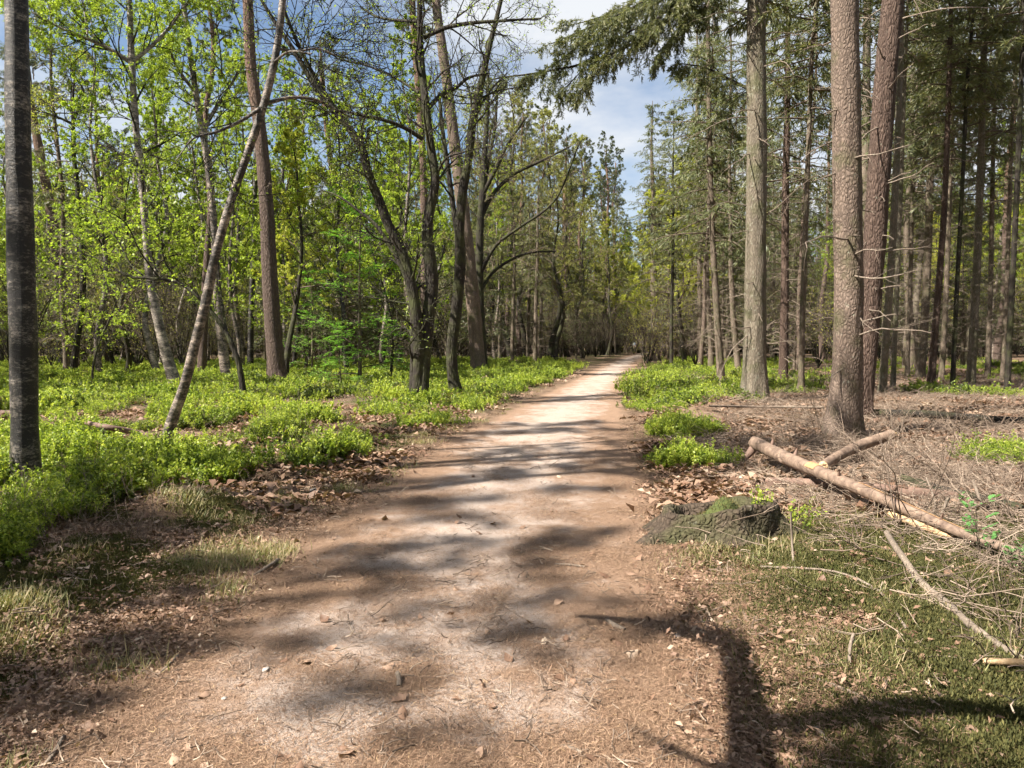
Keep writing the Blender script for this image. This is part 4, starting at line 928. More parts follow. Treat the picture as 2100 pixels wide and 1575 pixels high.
# ------------------------------------------------------------------ wood behind
rngB = np.random.default_rng(9)
def free(x, y, dmin):
    for a, b in TAKEN:
        if (a - x) ** 2 + (b - y) ** 2 < dmin * dmin: return False
    return True
def zone(n, xf, yf, dmin, chooser, wseed):
    got = 0; tries = 0
    rg = np.random.default_rng(wseed)
    while got < n and tries < n * 40:
        tries += 1
        y = yf(rg); x = xf(rg, y)
        l, r = path_edges(np.array([y]))
        if l[0] - 1.6 < x < r[0] + 1.6: continue
        if not free(x, y, dmin): continue
        if y < 62 and -0.035 * y < x < 0.2 * y: continue
        TAKEN.append((x, y)); chooser(rg, x, y); got += 1
LB = dict(beech=('young beech with fresh green leaves in the wood left of the path', 'young beeches in the left wood'), fir=('slender fir in the wood behind the bilberry left of the path', 'firs in the left wood'), pine=('tall pine in the wood behind the bilberry left of the path', 'pines in the left wood'), birch=('leafy birch in the wood behind the bilberry left of the path', 'birches in the left wood'),
          oak=('young oak with yellow green leaves in the wood left of the path', 'oaks in the left wood'), bare_oak=('bare twiggy oak in the wood left of the path', 'bare oaks in the left wood'), spruce=('dark young spruce with low branches in the wood left of the path', 'young spruces in the left wood'), shrub=('bare twiggy shrub among trunks left of the path', 'bare shrubs in the left wood'))
RB = dict(fir=(SL, SG), pine=('tall pine beyond the slender firs right of the path', 'pines in the right wood'), birch=('leafy birch among firs right of the path', 'birches in the right wood'), oak=('young oak with yellow green leaves beside the far path', 'oaks beside the far path'),
          bare_oak=('bare twiggy oak among firs right of the path', 'bare oaks in the right wood'), spruce=('dark young spruce among slender firs right of the path', 'young spruces in the right wood'), shrub=('bare twiggy shrub among slender firs right of the path', 'bare shrubs in the right wood'))
def ch(table, kinds, probs, smin=0.8, smax=1.15):
    def f(rg, x, y):
        k = rg.choice(kinds, p=probs)
        s = rg.uniform(smin, smax)
        lb, gp = table[k]
        vr = int(rg.integers(0, 4)); rz_ = rg.uniform(0, 6.28); s2 = s * (rg.uniform(0.8, 1.5) if k in ('shrub',) else 1)
        if k == 'fir': a_ = ['warm brown', 'scaly dark brown', 'warm brown', 'pale lichened'][vr]; lb = lb.replace('slender', 'slender ' + a_, 1); gp = gp + ', ' + a_
        if k == 'birch': a_ = ['dark flecked', 'pale', 'blackish'][vr % 3]; lb = lb.replace('leafy', 'leafy ' + a_ + ' barked', 1); gp = gp + ', ' + a_
        plant(k, x, y, rz_, s2, lb, gp, vr, (rg.normal(0, 0.025), rg.normal(0, 0.025)))
    return f
def xs_left(rg, y):
    l = path_edges(np.array([y]))[0][0]
    return rg.uniform(-0.78 * y - 4, l - 2)
def xs_right(rg, y):
    r = path_edges(np.array([y]))[1][0]
    return rg.uniform(r + 2, 0.78 * y + 4)
zone(11, lambda rg, y: min(xs_left(rg, y), -4.5), lambda rg: rg.uniform(25, 44), 2.4, ch(LB, ['beech', 'shrub'], [.7, .3], 0.8, 1.3), 7)
zone(40, lambda rg, y: xs_left(rg, y), lambda rg: rg.uniform(31, 50), 2.2, ch(LB, ['birch', 'bare_oak', 'oak', 'spruce', 'pine', 'shrub'], [.46, .12, .06, .12, .06, .18]), 1)
zone(64, lambda rg, y: xs_left(rg, y), lambda rg: rg.uniform(36, 64), 1.6, ch(LB, ['spruce', 'shrub', 'fir'], [.44, .44, .12]), 2)
zone(56, lambda rg, y: xs_left(rg, y), lambda rg: rg.uniform(48, 95), 2.6, ch(LB, ['birch', 'bare_oak', 'oak', 'pine', 'fir', 'spruce'], [.28, .14, .12, .2, .12, .14]), 3)
zone(26, lambda rg, y: xs_right(rg, y), lambda rg: rg.uniform(27, 48), 2.1, ch(RB, ['fir', 'spruce', 'shrub'], [.84, .06, .10]), 4)
zone(70, lambda rg, y: xs_right(rg, y), lambda rg: rg.uniform(45, 95), 2.1, ch(RB, ['fir', 'pine', 'oak', 'spruce', 'birch'], [.42, .08, .26, .12, .12]), 5)
zone(26, lambda rg, y: xs_right(rg, y), lambda rg: rg.uniform(38, 75), 1.6, ch(RB, ['shrub', 'spruce'], [.6, .4]), 6)
# yellow green oaks lining the far path
for i, (u, v, s_) in enumerate([(1395, 742, 0.85), (1360, 733, 0.9), (1420, 738, 0.8), (1150, 733, 0.8), (1240, 722, 0.8), (1345, 726, 1.0), (1200, 724, 0.7)]):
    x, y = flat(u, v)
    if y < 95: plant('oak', x, y, u * 1.7, s_, RB['oak'][0], RB['oak'][1], 1 + i % 2)
for i, (u, v, s_) in enumerate([(1140, 745, 1.05), (1075, 738, 1.25), (1020, 735, 1.3), (1195, 736, 1.0), (1245, 730, 1.1), (1050, 741, 1.5), (1125, 739, 1.45), (985, 747, 1.3), (1165, 734, 1.5)]):
    x, y = flat(u, v); plant('bare_oak', x, y, u * 1.3, s_, 'large bare oak with brown twigs, beside the left verge of the far path', 'bare oaks beside the far path', 0)
for i, (u, v, s_) in enumerate([(1405, 750, 0.95), (1345, 735, 1.1), (1440, 742, 1.1), (1310, 724, 1.2)]):
    x, y = flat(u, v); plant('oak', x, y, u * 0.9, s_, 'yellow green oak overhanging the right verge of the far path', 'oaks over the far right verge', i % 2)
for i, (u, v, s_) in enumerate([(585, 757, 1.1), (640, 748, 1.15), (690, 752, 1.0), (760, 746, 1.15), (815, 750, 1.05), (905, 744, 1.1), (1015, 744, 0.95), (330, 752, 1.1), (120, 750, 1.1), (410, 748, 1.1)]):
    x, y = flat(u, v); plant('birch', x, y, u * 0.7, s_, 'full leaved birch in the wood behind the three stemmed oak and leaning birch', 'full leaved birches', i % 3)
for i, (u, v, s_) in enumerate([(1065, 736, 1.0), (1110, 733, 1.05), (1190, 730, 1.0)]):
    x, y = flat(u, v); plant('pine', x, y, u * 0.7, s_, 'tall pine among the bare oaks by the left verge of the far path', 'pines by the far path', i)
# trees at the sides and behind the camera (their shade falls into view)
SB = 'tree outside the view beside the path'
for i, (x, y, k, s_, var) in enumerate([(-9.5, 3.9, 'pine', 0.8, 0), (-10.4, 4.9, 'pine', 0.72, 1), (-15.5, 6.0, 'pine', 0.9, 0), (-18.5, -0.5, 'pine', 1.0, 1), (-13.0, -0.8, 'bare_oak', 1.15, 0), (-11.9, 1.0, 'birch', 0.72, 1), (-6.5, -2.2, 'bare_oak', 0.7, 0), (-4.2, -0.6, 'birch', 0.55, 1), (-22, 9.5, 'birch', 0.9, 1), (-26, 1, 'pine', 1.0, 2), (-21, -12, 'pine', 1.0, 0), (-14, -9.5, 'birch', 0.9, 0),
                                      (-26, 16, 'birch', 1.0, 2), (-20, 20, 'bare_oak', 1.0, 0), (-30, 22, 'pine', 1.0, 1), (-33, 10, 'birch', 1.1, 1), (-12.5, 0.5, 'bare_oak', 0.9, 0), (14, 6, 'fir', 1.0, 0), (11.5, 2.5, 'fir', 1.0, 1), (16, 12, 'fir', 1.0, 2), (19, 16, 'fir', 1.0, 3), (21, 9, 'fir', 1.0, 0), (8.5, -4, 'fir', 1.1, 2), (14, -6, 'fir', 1.0, 1)]):
    plant(k, x, y, i * 1.9, s_, ('leafy birch' if k == 'birch' else 'tall pine' if k == 'pine' else 'bare oak' if k == 'bare_oak' else 'yellow green oak' if k == 'oak' else 'slender fir') + ' standing off to the ' + ('left of the near path' if x < 0 else 'right of the near path'), 'trees flanking the near path ' + k, var)

def low_limb_oak():  # oak outside the view, added to throw a curved shadow onto the right foreground
    P4 = np.array([[-3.2, -1.0, 0, 0.13], [-3.25, -0.95, 1.5, 0.12], [-3.2, -1.0, 3.2, 0.115], [-3.3, -1.1, 4.6, 0.10], [-3.5, -0.9, 6.5, 0.06], [-3.4, -0.6, 9.0, 0.02]])
    root, Pl = tree_root('oak_tree', P4, 'unseen crooked oak added so its low forked limb casts the curved foreground shadow')
    obj('trunk', trunk_mesh('trunk', Pl, 'bark_dark', 14, 0.5, None, 990, 0.08), root)
    Lm = np.array([[-3.25, -1.0, 4.5, 0.10], [-2.6, 0.3, 4.0, 0.095], [-1.95, 1.4, 3.55, 0.09], [-1.70, 1.75, 3.35, 0.085], [-1.55, 2.45, 3.3, 0.08], [-1.85, 2.78, 3.3, 0.065], [-2.3, 2.92, 3.3, 0.03]])  # limb bent so that its shadow follows the curve on the moss
    L2 = np.array([[-1.8, 1.6, 3.45, 0.075], [-1.45, 1.55, 3.33, 0.07], [-0.7, 1.57, 3.35, 0.06], [0.1, 1.5, 3.5, 0.035]])
    Lm[:, :3] -= np.array(root.location); L2[:, :3] -= np.array(root.location)
    obj('limb', trunk_mesh('limb', Lm, 'bark_dark', 10, 0, 40, 991, 0.1), root)
    obj('limb', trunk_mesh('limb', L2, 'bark_dark', 10, 0, 24, 993, 0.1), root)
    Q_ = hermite(Lm, 20)
    bm, lm = decid_meshes('low_limb', (Q_[None, :, :3], Q_[None, :, 3]), 992, [dict(LVH[0], k=9, length=lambda t, pl: 0.8 + 0 * t), dict(LVH[1], k=4)], 'bark_dark', None, 0, 0.05, sides=(4, 3))
    obj('branches', bm, root, kind='stuff')
low_limb_oak()
# ------------------------------------------------------------------ scatter (ground cover nobody could count)
def scatter(name, label, cat_, protos, pos, rot, scale, idx, col_name):
    c = bpy.data.collections.new(col_name)
    for i, me in enumerate(protos):
        o = bpy.data.objects.new('%s_%02d' % (col_name, i), me); c.objects.link(o)
    me = bpy.data.meshes.new(name)
    me.vertices.add(len(pos)); me.vertices.foreach_set('co', np.asarray(pos, np.float32).ravel())
    a = me.attributes.new('rot', 'FLOAT_VECTOR', 'POINT'); a.data.foreach_set('vector', np.asarray(rot, np.float32).ravel())
    a = me.attributes.new('scl', 'FLOAT', 'POINT'); a.data.foreach_set('value', np.asarray(scale, np.float32))
    a = me.attributes.new('pick', 'INT', 'POINT'); a.data.foreach_set('value', np.asarray(idx, np.int32))
    me.update()
    o = obj(name, me, kind='stuff', label=label, category=cat_)
    g = bpy.data.node_groups.new(name, 'GeometryNodeTree')
    g.interface.new_socket('Geometry', in_out='INPUT', socket_type='NodeSocketGeometry')
    g.interface.new_socket('Geometry', in_out='OUTPUT', socket_type='NodeSocketGeometry')
    N = g.nodes; Lk = g.links.new
    gi, go = N.new('NodeGroupInput'), N.new('NodeGroupOutput')
    ip = N.new('GeometryNodeInstanceOnPoints'); ci = N.new('GeometryNodeCollectionInfo')
    ci.inputs['Collection'].default_value = c; ci.inputs['Separate Children'].default_value = True; ci.inputs['Reset Children'].default_value = True
    def na(nm, tp):
        n = N.new('GeometryNodeInputNamedAttribute'); n.data_type = tp; n.inputs['Name'].default_value = nm
        return [s for s in n.outputs if s.enabled and s.name == 'Attribute'][0]
    e2r = N.new('FunctionNodeEulerToRotation'); Lk(na('rot', 'FLOAT_VECTOR'), e2r.inputs[0])
    Lk(gi.outputs[0], ip.inputs['Points']); Lk(ci.outputs[0], ip.inputs['Instance']); ip.inputs['Pick Instance'].default_value = True
    Lk(na('pick', 'INT'), ip.inputs['Instance Index']); Lk(e2r.outputs[0], ip.inputs['Rotation']); Lk(na('scl', 'FLOAT'), ip.inputs['Scale'])
    Lk(ip.outputs[0], go.inputs[0])
    md = o.modifiers.new('scatter', 'NODES'); md.node_group = g
    return o
def sample(n, y0, y1, mask, rng, hw=0.78, pw=1.0, extra=1.5, chunk=4):
    outx, outy = [], []; got = 0
    for _ in range(60):
        m = n * chunk
        if pw == 1.0: y = np.exp(rng.uniform(math.log(y0), math.log(y1), m))
        else: y = y0 + (y1 - y0) * rng.uniform(0, 1, m) ** pw
        w = hw * y + extra
        x = rng.uniform(-1, 1, m) * w
        k = rng.uniform(0, 1, m) < mask(x, y)
        outx.append(x[k]); outy.append(y[k]); got += k.sum()
        if got >= n: break
    return np.concatenate(outx)[:n], np.concatenate(outy)[:n]
def do_scatter(name, label, cat_, protos, n, y0, y1, mask, seed, smin, smax, tilt=0.15, lift=0.0, ygrow=0.0, pw=1.0, hw=0.78, clump=False):
    rng = np.random.default_rng(seed)
    x, y = sample(n, y0, y1, mask, rng, hw, pw)
    z = H(x, y) + lift
    m = len(x)
    rot = np.stack([rng.normal(0, tilt, m), rng.normal(0, tilt, m), rng.uniform(0, 6.283, m)], 1)
    sc_ = rng.uniform(smin, smax, m) * (1 + ygrow * y)
    if clump: sc_ = sc_ * (0.62 + 0.65 * sstep(-0.3, 0.35, fbm(x * 0.8, y * 0.8, 111, 3)))
    return scatter(name, label, cat_, protos, np.stack([x, y, z], 1), rot, sc_, rng.integers(0, len(protos), m), name + '_pieces')
# prototypes of the small pieces
def bilberry_proto(seed, n=12, hmin=0.09, hmax=0.26, spread=0.15, leaf=0.023, mat='bilberry'):
    rng = np.random.default_rng(seed)
    st = np.zeros((n, 2, 3)); st[:, :, :2] = (rng.normal(0, spread * 0.5, (n, 2)))[:, None]; st[:, 1, 2] = 0.01
    P, Rd = grow(st, np.full((n, 2), 0.0022), 1, 0, 0.1, lambda t, pl: rng.uniform(hmin, hmax, t.shape), 0.35, 0.3, 0.12, 5, rng, 1.0, 0.6, 0.03)
    S, SR = grow(P, Rd, 4, 0.25, 0.95, 0.45, 0.6, 0.25, 0.1, 3, rng, 0.8, 0.6)
    mb = MB(); v, q = tubes(np.concatenate([P[:, ::2]]), Rd[:, ::2], 3); mb.add(v, q, None, np.full(len(v), 0.1))
    A = []
    for PP, k in ((P, 7), (S, 7)):
        p, d = along(PP, k, rng, 0.25, 1.0, 0.004)
        v, q, a = leafquads(p, unit(d * 0.5 + rng.normal(0, 0.6, d.shape) + np.array([0, 0, 0.15])), leaf, rng, 0.6, 0.62, 0.15); mb.add(v, q, None, a)
    return mb.mesh('bilberry', mat)
BIL = [bilberry_proto(800 + i, 9 + 2 * (i % 3), 0.08 + 0.02 * (i % 3), 0.20 + 0.04 * (i % 4), 0.15, 0.019 + 0.003 * (i % 3), 'bilberry_dull' if i == 4 else 'bilberry') for i in range(7)]
BILFAR = [bilberry_proto(820 + i, 22, 0.10, 0.26, 0.40, 0.036, 'bilberry_dull' if i == 3 else 'bilberry') for i in range(5)]
def nearfade(x, y): return bil(x, y)
do_scatter('bilberry_carpet', 'bright green bilberry bushes carpeting the woodland floor', 'bilberry', BIL, 11000, 4.6, 17, lambda x, y: bil(x, y), 900, 0.6, 1.4, 0.12, -0.01, clump=True)
do_scatter('bilberry_thicket', 'bilberry spreading away under the farther trees', 'bilberry', BILFAR, 9500, 14, 62, lambda x, y: bil(x, y), 901, 0.6, 1.35, 0.1, -0.02, 0.0, 1.3, 0.82, True)
def litter_leaf(seed, oak):
    rng = np.random.default_rng(seed)
    n = 7
    s = np.linspace(0, 1, n)
    wd = np.sin(np.pi * s ** 0.85) * 0.3 + 0.015
    if oak: wd = wd * (1 + 0.38 * np.cos(s * 6.28 * 2.6 + 0.5))
    curl = rng.uniform(-1.6, 1.6); roll = rng.uniform(0.3, 1.3) * rng.choice([-1, 1])
    x = s - 0.5; z = 0.20 * curl * (x ** 2) + 0.05 * np.sin(s * 7 + seed)
    V = []
    for i in range(n):
        for k in (-1, 0, 1):
            V.append([x[i], k * wd[i] * (0.9 + 0.1 * rng.uniform()), z[i] + abs(k) * wd[i] * roll * 0.7])
    V = np.array(V) * 0.075; V[:, 2] -= V[:, 2].min() - 0.002
    Q_ = []
    for i in range(n - 1):
        for k in (0, 1):
            a = i * 3 + k; Q_.append([a, a + 3, a + 4, a + 1])
    return MB().add(V, Q_, None, np.full(len(V), rng.uniform())).mesh('leaf', 'dry_leaf')
LEAFP = [litter_leaf(840 + i, i % 2 == 0) for i in range(8)]
def leaf_patch(seed, n=14, rad=0.22):
    rng = np.random.default_rng(seed); mb = MB()
    p = np.concatenate([rng.normal(0, rad * 0.6, (n, 2)), rng.uniform(0.005, 0.03, (n, 1))], 1)
    v, q, a = leafquads(p, unit(np.concatenate([rng.normal(0, 1, (n, 2)), rng.normal(0, 0.25, (n, 1))], 1)), 0.09, rng, 1.2, 0.6, 0.35)
    return mb.add(v, q, None, a).mesh('leafpatch', 'dry_leaf')
LPATCH = [leaf_patch(850 + i) for i in range(5)]
def offpath(x, y): return sstep(0.05, 0.5, -pathd(x, y))
def litter_mask(x, y):
    l, r = path_edges(y)
    p = -pathd(x, y)
    n = fbm(x * 1.1, y * 1.1, 91, 3)
    verge = sstep(0.0, 0.35, p) * (0.25 + 0.75 * sstep(-0.1, 0.3, n))
    return verge * (1 - 0.72 * mossm(x, y) * (x > 0)) * (1 - 0.6 * bil(x, y)) + 0.015
do_scatter('leaf_litter', 'curled pale brown dead leaves littering both verges', 'leaf litter', LEAFP, 6500, 2.3, 11, litter_mask, 910, 0.55, 1.25, 0.35, 0.002)
def litter_far(x, y):
    n = fbm(x * 0.8, y * 0.8, 95, 3)
    return sstep(0.2, 0.6, -pathd(x, y)) * sstep(-0.1, 0.2, n) * (1 - 0.85 * bil(x, y)) * (x < path_edges(y)[0] + 30)
do_scatter('leaf_drifts', 'pinkish drifts of dead leaves between bilberry patches', 'leaf litter', LPATCH, 4500, 6.5, 40, litter_far, 911, 0.8, 1.4, 0.1, 0.0)
CRUMB = []
for i in range(5):
    rng_ = np.random.default_rng(1700 + i); n_ = 34
    p_ = np.concatenate([rng_.normal(0, 0.10, (n_, 2)), rng_.uniform(0.002, 0.012, (n_, 1))], 1)
    v_, q_, a_ = leafquads(p_, unit(np.concatenate([rng_.normal(0, 1, (n_, 2)), rng_.normal(0, 0.3, (n_, 1))], 1)), 0.019, rng_, 1.0, 0.5, 0.3, 0.6)
    CRUMB.append(MB().add(v_, q_, None, a_).mesh('crumbs', 'dry_leaf'))
def crumb_mask(x, y):
    n = fbm(x * 1.4, y * 1.4, 107, 3)
    return sstep(-0.1, 0.35, -pathd(x, y)) * (0.35 + 0.65 * sstep(-0.2, 0.3, n)) * (1 - 0.9 * mossm(x, y)) * (1 - 0.5 * bil(x, y))
do_scatter('leaf_crumbs', 'broken bits of dead leaves covering the bare soil of both verges', 'leaf litter', CRUMB, 6000, 2.3, 16, crumb_mask, 917, 0.8, 1.6, 0.06, 0.0)
def needle_proto(seed, n=52, rad=0.11, ln=0.027, w=0.06):
    rng = np.random.default_rng(seed); 
    p = np.concatenate([rng.normal(0, rad * 0.55, (n, 2)), rng.uniform(0.001, 0.007, (n, 1))], 1)
    v, q, a = leafquads(p, unit(np.concatenate([rng.normal(0, 1, (n, 2)), rng.normal(0, 0.12, (n, 1))], 1)), ln, rng, 2.0, w, 0.05, 0.5)
    return MB().add(v, q, None, a).mesh('needles', 'dry_needle')
NEED = [needle_proto(860 + i) for i in range(5)]
def need_mask(x, y):
    l, r = path_edges(y); cw = np.clip((x - l) / (r - l), -0.3, 1.5)
    n = fbm(x * 1.6, y * 1.4, 97, 4)
    e = np.abs((cw - 0.47) / 0.52) ** 2
    return np.where((cw > -0.25) & (cw < 1.35), np.clip(0.10 + 0.9 * sstep(-0.10, 0.36, n + 0.20 * (e - 0.5)), 0, 1) * (1 - 0.5 * sstep(1.05, 1.3, cw)), 0)
do_scatter('needle_litter', 'rusty brown needles strewn in drifts over the sandy path', 'needle litter', NEED, 17000, 2.3, 14, need_mask, 912, 0.8, 1.5, 0.04, 0.001)
def grass_proto(seed, n=14, hh=0.10, spread=0.05):
    rng = np.random.default_rng(seed)
    st = np.zeros((n, 2, 3)); st[:, :, :2] = rng.normal(0, spread, (n, 2))[:, None]; st[:, 1, 2] = 0.01
    P, Rd = grow(st, np.full((n, 2), 0.0016), 1, 0, 0.1, lambda t, pl: hh * rng.uniform(0.5, 1.3, t.shape), 0.5, 0.2, 0.15, 4, rng, 1, 0.25, -0.16)
    d = unit(np.cross(P[:, -1] - P[:, 0], np.array([0, 0, 1.0])))[:, None]
    Wd = 0.0022 * np.array([1, 0.9, 0.6, 0.1])[None, :, None]
    V = np.stack([P - d * Wd, P + d * Wd], 2)
    ii = np.arange(n * 8).reshape(n, 4, 2)
    q = np.stack([ii[:, :-1, 0], ii[:, :-1, 1], ii[:, 1:, 1], ii[:, 1:, 0]], -1).reshape(-1, 4)
    return MB().add(V, q, None, np.repeat(rng.uniform(0, 1, n), 8)).mesh('grass', 'grass')
GRS = [grass_proto(870 + i, 12, 0.05 + 0.015 * i, 0.05) for i in range(4)]
def grass_mask(x, y):
    p = -pathd(x, y); n = fbm(x * 1.2, y * 1.2, 99, 3)
    return sstep(-0.05, 0.3, p) * (1 - sstep(1.2, 2.4, p)) * sstep(0.05, 0.4, n) * (1 - 0.5 * bil(x, y)) * np.where(x > 0.3, 0.25, 1.0)
do_scatter('verge_grass', 'short straggling grass along both edges of the path', 'grass', GRS, 4000, 2.3, 26, grass_mask, 913, 0.6, 1.2, 0.1, -0.002, 0.012)
def moss_proto(seed, n=170, rad=0.075):
    rng = np.random.default_rng(seed)
    p = np.concatenate([rng.normal(0, rad * 0.6, (n, 2)), np.zeros((n, 1))], 1)
    d = unit(np.concatenate([rng.normal(0, 0.35, (n, 2)), np.ones((n, 1))], 1))
    v, q, a = leafquads(p, d, 0.0125, rng, 0.0, 0.34, 0.1, 0.45)
    return MB().add(v, q, None, a).mesh('moss', 'moss')
MOSS = [moss_proto(880 + i) for i in range(4)]
do_scatter('moss_carpet', 'dark green moss cushions spreading over the ground beside the path', 'moss', MOSS, 15000, 2.3, 12, lambda x, y: mossm(x, y) * offpath(x, y) * (1 - 0.5 * bil(x, y)), 914, 0.8, 1.6, 0.08, -0.002)
def twig_proto(seed, n=13, ln=0.36, rad=0.3):
    rng = np.random.default_rng(seed)
    st = np.zeros((n, 2, 3)); st[:, :, :2] = rng.normal(0, rad, (n, 2))[:, None]; st[:, :, 2] = rng.uniform(0.004, 0.05, n)[:, None]
    th = rng.uniform(0, 6.28, n); st[:, 1, 0] += np.cos(th) * 0.01; st[:, 1, 1] += np.sin(th) * 0.01
    P, Rd = grow(st, np.full((n, 2), 0.0035), 1, 0, 0.1, lambda t, pl: ln * rng.uniform(0.4, 1.5, t.shape), 0.1, 0.06, 0.16, 6, rng, 1, 0.4, 0.0)
    P[:, :, 2] = np.maximum(P[:, :, 2], 0.004)
    S, SR = grow(P, Rd, 2, 0.3, 0.9, 0.4, 0.6, 0.03, 0.15, 4, rng, 0.6, 0.5, 0)
    mb = MB()
    for PP, RR in ((P, Rd), (S, SR)):
        v, q = tubes(PP, RR, 4); mb.add(v, q, None, np.repeat(rng.uniform(0, 1, len(PP)), PP.shape[1] * 4))
    return mb.mesh('twigs', 'dead_twig')
TWG = [twig_proto(890 + i) for i in range(6)]
def twig_mask(x, y):
    r = path_edges(y)[1]
    n = fbm(x * 0.5, y * 0.5, 103, 3)
    near = 1 - 0.80 * sstep(0.0, 1.0, (7.6 - y) / 2.0) - 0.15 * sstep(0.0, 1.0, (7.0 - y) / 2.0) * (1 - sstep(1.8, 3.2, x))
    return sstep(0.9, 2.2, x - r) * np.clip(0.35 + 0.8 * n, 0.12, 1) * (1 - 0.75 * bil(x, y)) * near
do_scatter('twig_litter', 'tangle of pale dead twigs covering the floor of the fir stand', 'twig litter', TWG, 2000, 3.0, 34, twig_mask, 915, 0.6, 1.25, 0.05, 0.0, 0.012)
TWGS = [twig_proto(896 + i, 5, 0.10, 0.12) for i in range(4)]
do_scatter('twig_bits', 'scattered bits of twig on the path and left verge', 'twig litter', TWGS, 500, 2.4, 12, lambda x, y: 0.35 * (x < 1.5) * (1 - bil(x, y)) + 0.15, 916, 0.5, 1.2, 0.03, 0.0)

STW = []
for i in range(4):
    rng_ = np.random.default_rng(1800 + i); n_ = 9
    st_ = np.zeros((n_, 2, 3)); st_[:, :, :2] = rng_.normal(0, 0.12, (n_, 2))[:, None]; st_[:, 1, 2] = 0.01
    P_, R_ = grow(st_, np.full((n_, 2), 0.0028), 1, 0, 0.1, lambda t, pl: rng_.uniform(0.15, 0.42, t.shape), 0.6, 0.3, 0.12, 6, rng_, 1, 0.5, 0.0)
    S_, SR_ = grow(P_, R_, 3, 0.4, 1, 0.4, 0.6, 0.1, 0.15, 4, rng_, 0.7, 0.6)
    mb_ = MB()
    for a_, b_ in ((P_, R_), (S_, SR_)):
        v_, q_ = tubes(a_, b_, 3); mb_.add(v_, q_, None, np.repeat(rng_.uniform(0, 1, len(a_)), a_.shape[1] * 3))
    STW.append(mb_.mesh('dry_stems', 'dead_twig'))
do_scatter('dry_stems', 'bare dry stems sticking up between the bilberry bushes', 'undergrowth', STW, 800, 5.0, 26, lambda x, y: (x < path_edges(y)[0]) * sstep(0.9, 1.8, path_edges(y)[0] - x) * (0.15 + 0.75 * bil(x, y)), 918, 0.5, 1.0, 0.15, 0.0)
# far woodland closing the view
allp = []
FARK = [('fir', 0), ('pine', 0), ('birch', 0), ('oak', 1), ('spruce', 0), ('shrub', 0), ('bare_oak', 0)]
def merged(kind, var):
    out_ = []
    for nm, me, loc, sc_ in PROTO[kind][var]:
        out_.append((me, loc, sc_))
    return out_
rngF = np.random.default_rng(77)
nF = 2200
yF = rngF.uniform(80, 190, nF); xF = rngF.uniform(-0.85, 0.85, nF) * yF
lF, rF = path_edges(yF)
kF = ~((xF > lF - 1.0) & (xF < rF + 1.0) & (yF < 104))
xF, yF = xF[kF], yF[kF]; nF = len(xF)
fk = rngF.integers(0, len(FARK), nF)
zF = H(xF, yF); rotF = np.stack([np.zeros(nF), np.zeros(nF), rngF.uniform(0, 6.28, nF)], 1); sF = rngF.uniform(0.85, 1.2, nF)
cF = bpy.data.collections.new('far_tree_kinds')
meshes_far = []
def join_meshes(name, items):
    """one mesh with several materials out of shared part meshes"""
    Vs, Qs, A, MI = [], [], [], []; n = 0; mats = []
    for me, loc, sc_ in items:
        v = np.empty(len(me.vertices) * 3, np.float32); me.vertices.foreach_get('co', v)
        q = np.empty(len(me.loops), np.int32); me.loops.foreach_get('vertex_index', q)
        v = v.reshape(-1, 3) * sc_ + np.array(loc); q = q.reshape(-1, 4) + n
        a = np.full(len(v), 0.5, np.float32)
        if 'v' in me.attributes: me.attributes['v'].data.foreach_get('value', a)
        mt = me.materials[0]
        if mt not in mats: mats.append(mt)
        Vs.append(v); Qs.append(q); A.append(a); MI.append(np.full(len(q), mats.index(mt), np.int32)); n += len(v)
    me = make_mesh(name, np.concatenate(Vs), np.concatenate(Qs), None, None, True, {'v': np.concatenate(A)})
    for mt in mats: me.materials.append(mt)
    me.polygons.foreach_set('material_index', np.concatenate(MI)); me.update()
    return me
for k, vr in FARK: meshes_far.append(join_meshes('far_' + k, [i for i in merged(k, vr) if True]))
nU = 800
yU = rngF.uniform(62, 120, nU); xU = rngF.uniform(-0.85, 0.85, nU) * yU; lU, rU = path_edges(yU)
kU = ~((xU > lU - 2.0) & (xU < rU + 2.0) & (yU < 104)); xU, yU = xU[kU], yU[kU]; nU = len(xU)
scatter('far_understorey', 'twiggy brush and young spruces filling the far wood', 'undergrowth', [meshes_far[4], meshes_far[5], meshes_far[5]], np.stack([xU, yU, H(xU, yU)], 1), np.stack([0 * xU, 0 * xU, rngF.uniform(0, 6.28, nU)], 1), rngF.uniform(0.6, 1.5, nU), rngF.integers(0, 3, nU), 'understorey_kinds')
scatter('far_woodland', 'far mixed woodland closing the view beyond the bend of the path', 'woodland', meshes_far, np.stack([xF, yF, zF], 1), rotF, sF, fk, 'far_tree_kinds_pieces')

# the wood goes on beside and behind the camera (left open towards the sun, as the lit path shows)
rngQ = np.random.default_rng(78)
xq = rngQ.uniform(-75, 75, 900); yq = rngQ.uniform(-70, 45, 900)
lq, rq = path_edges(yq); hd = (np.degrees(np.arctan2(xq - 0.0, yq - 8.0)) % 360); dq = np.hypot(xq, yq - 8)
okq = ~((xq > lq - 3) & (xq < rq + 3)) & ~((np.abs(xq) < 0.80 * yq + 4) & (yq > -2)) & ~((hd > 212) & (hd < 285) & (dq < 48)) & (dq > 9)
keep_ = []
for i_ in np.nonzero(okq)[0]:
    if all((xq[i_] - xq[j_]) ** 2 + (yq[i_] - yq[j_]) ** 2 > 9 for j_ in keep_): keep_.append(i_)
keep_ = np.array(keep_); xq, yq = xq[keep_], yq[keep_]
kq = np.where(xq > 0, rngQ.choice([0, 0, 0, 4], len(xq)), rngQ.choice([0, 1, 2, 4, 6], len(xq)))
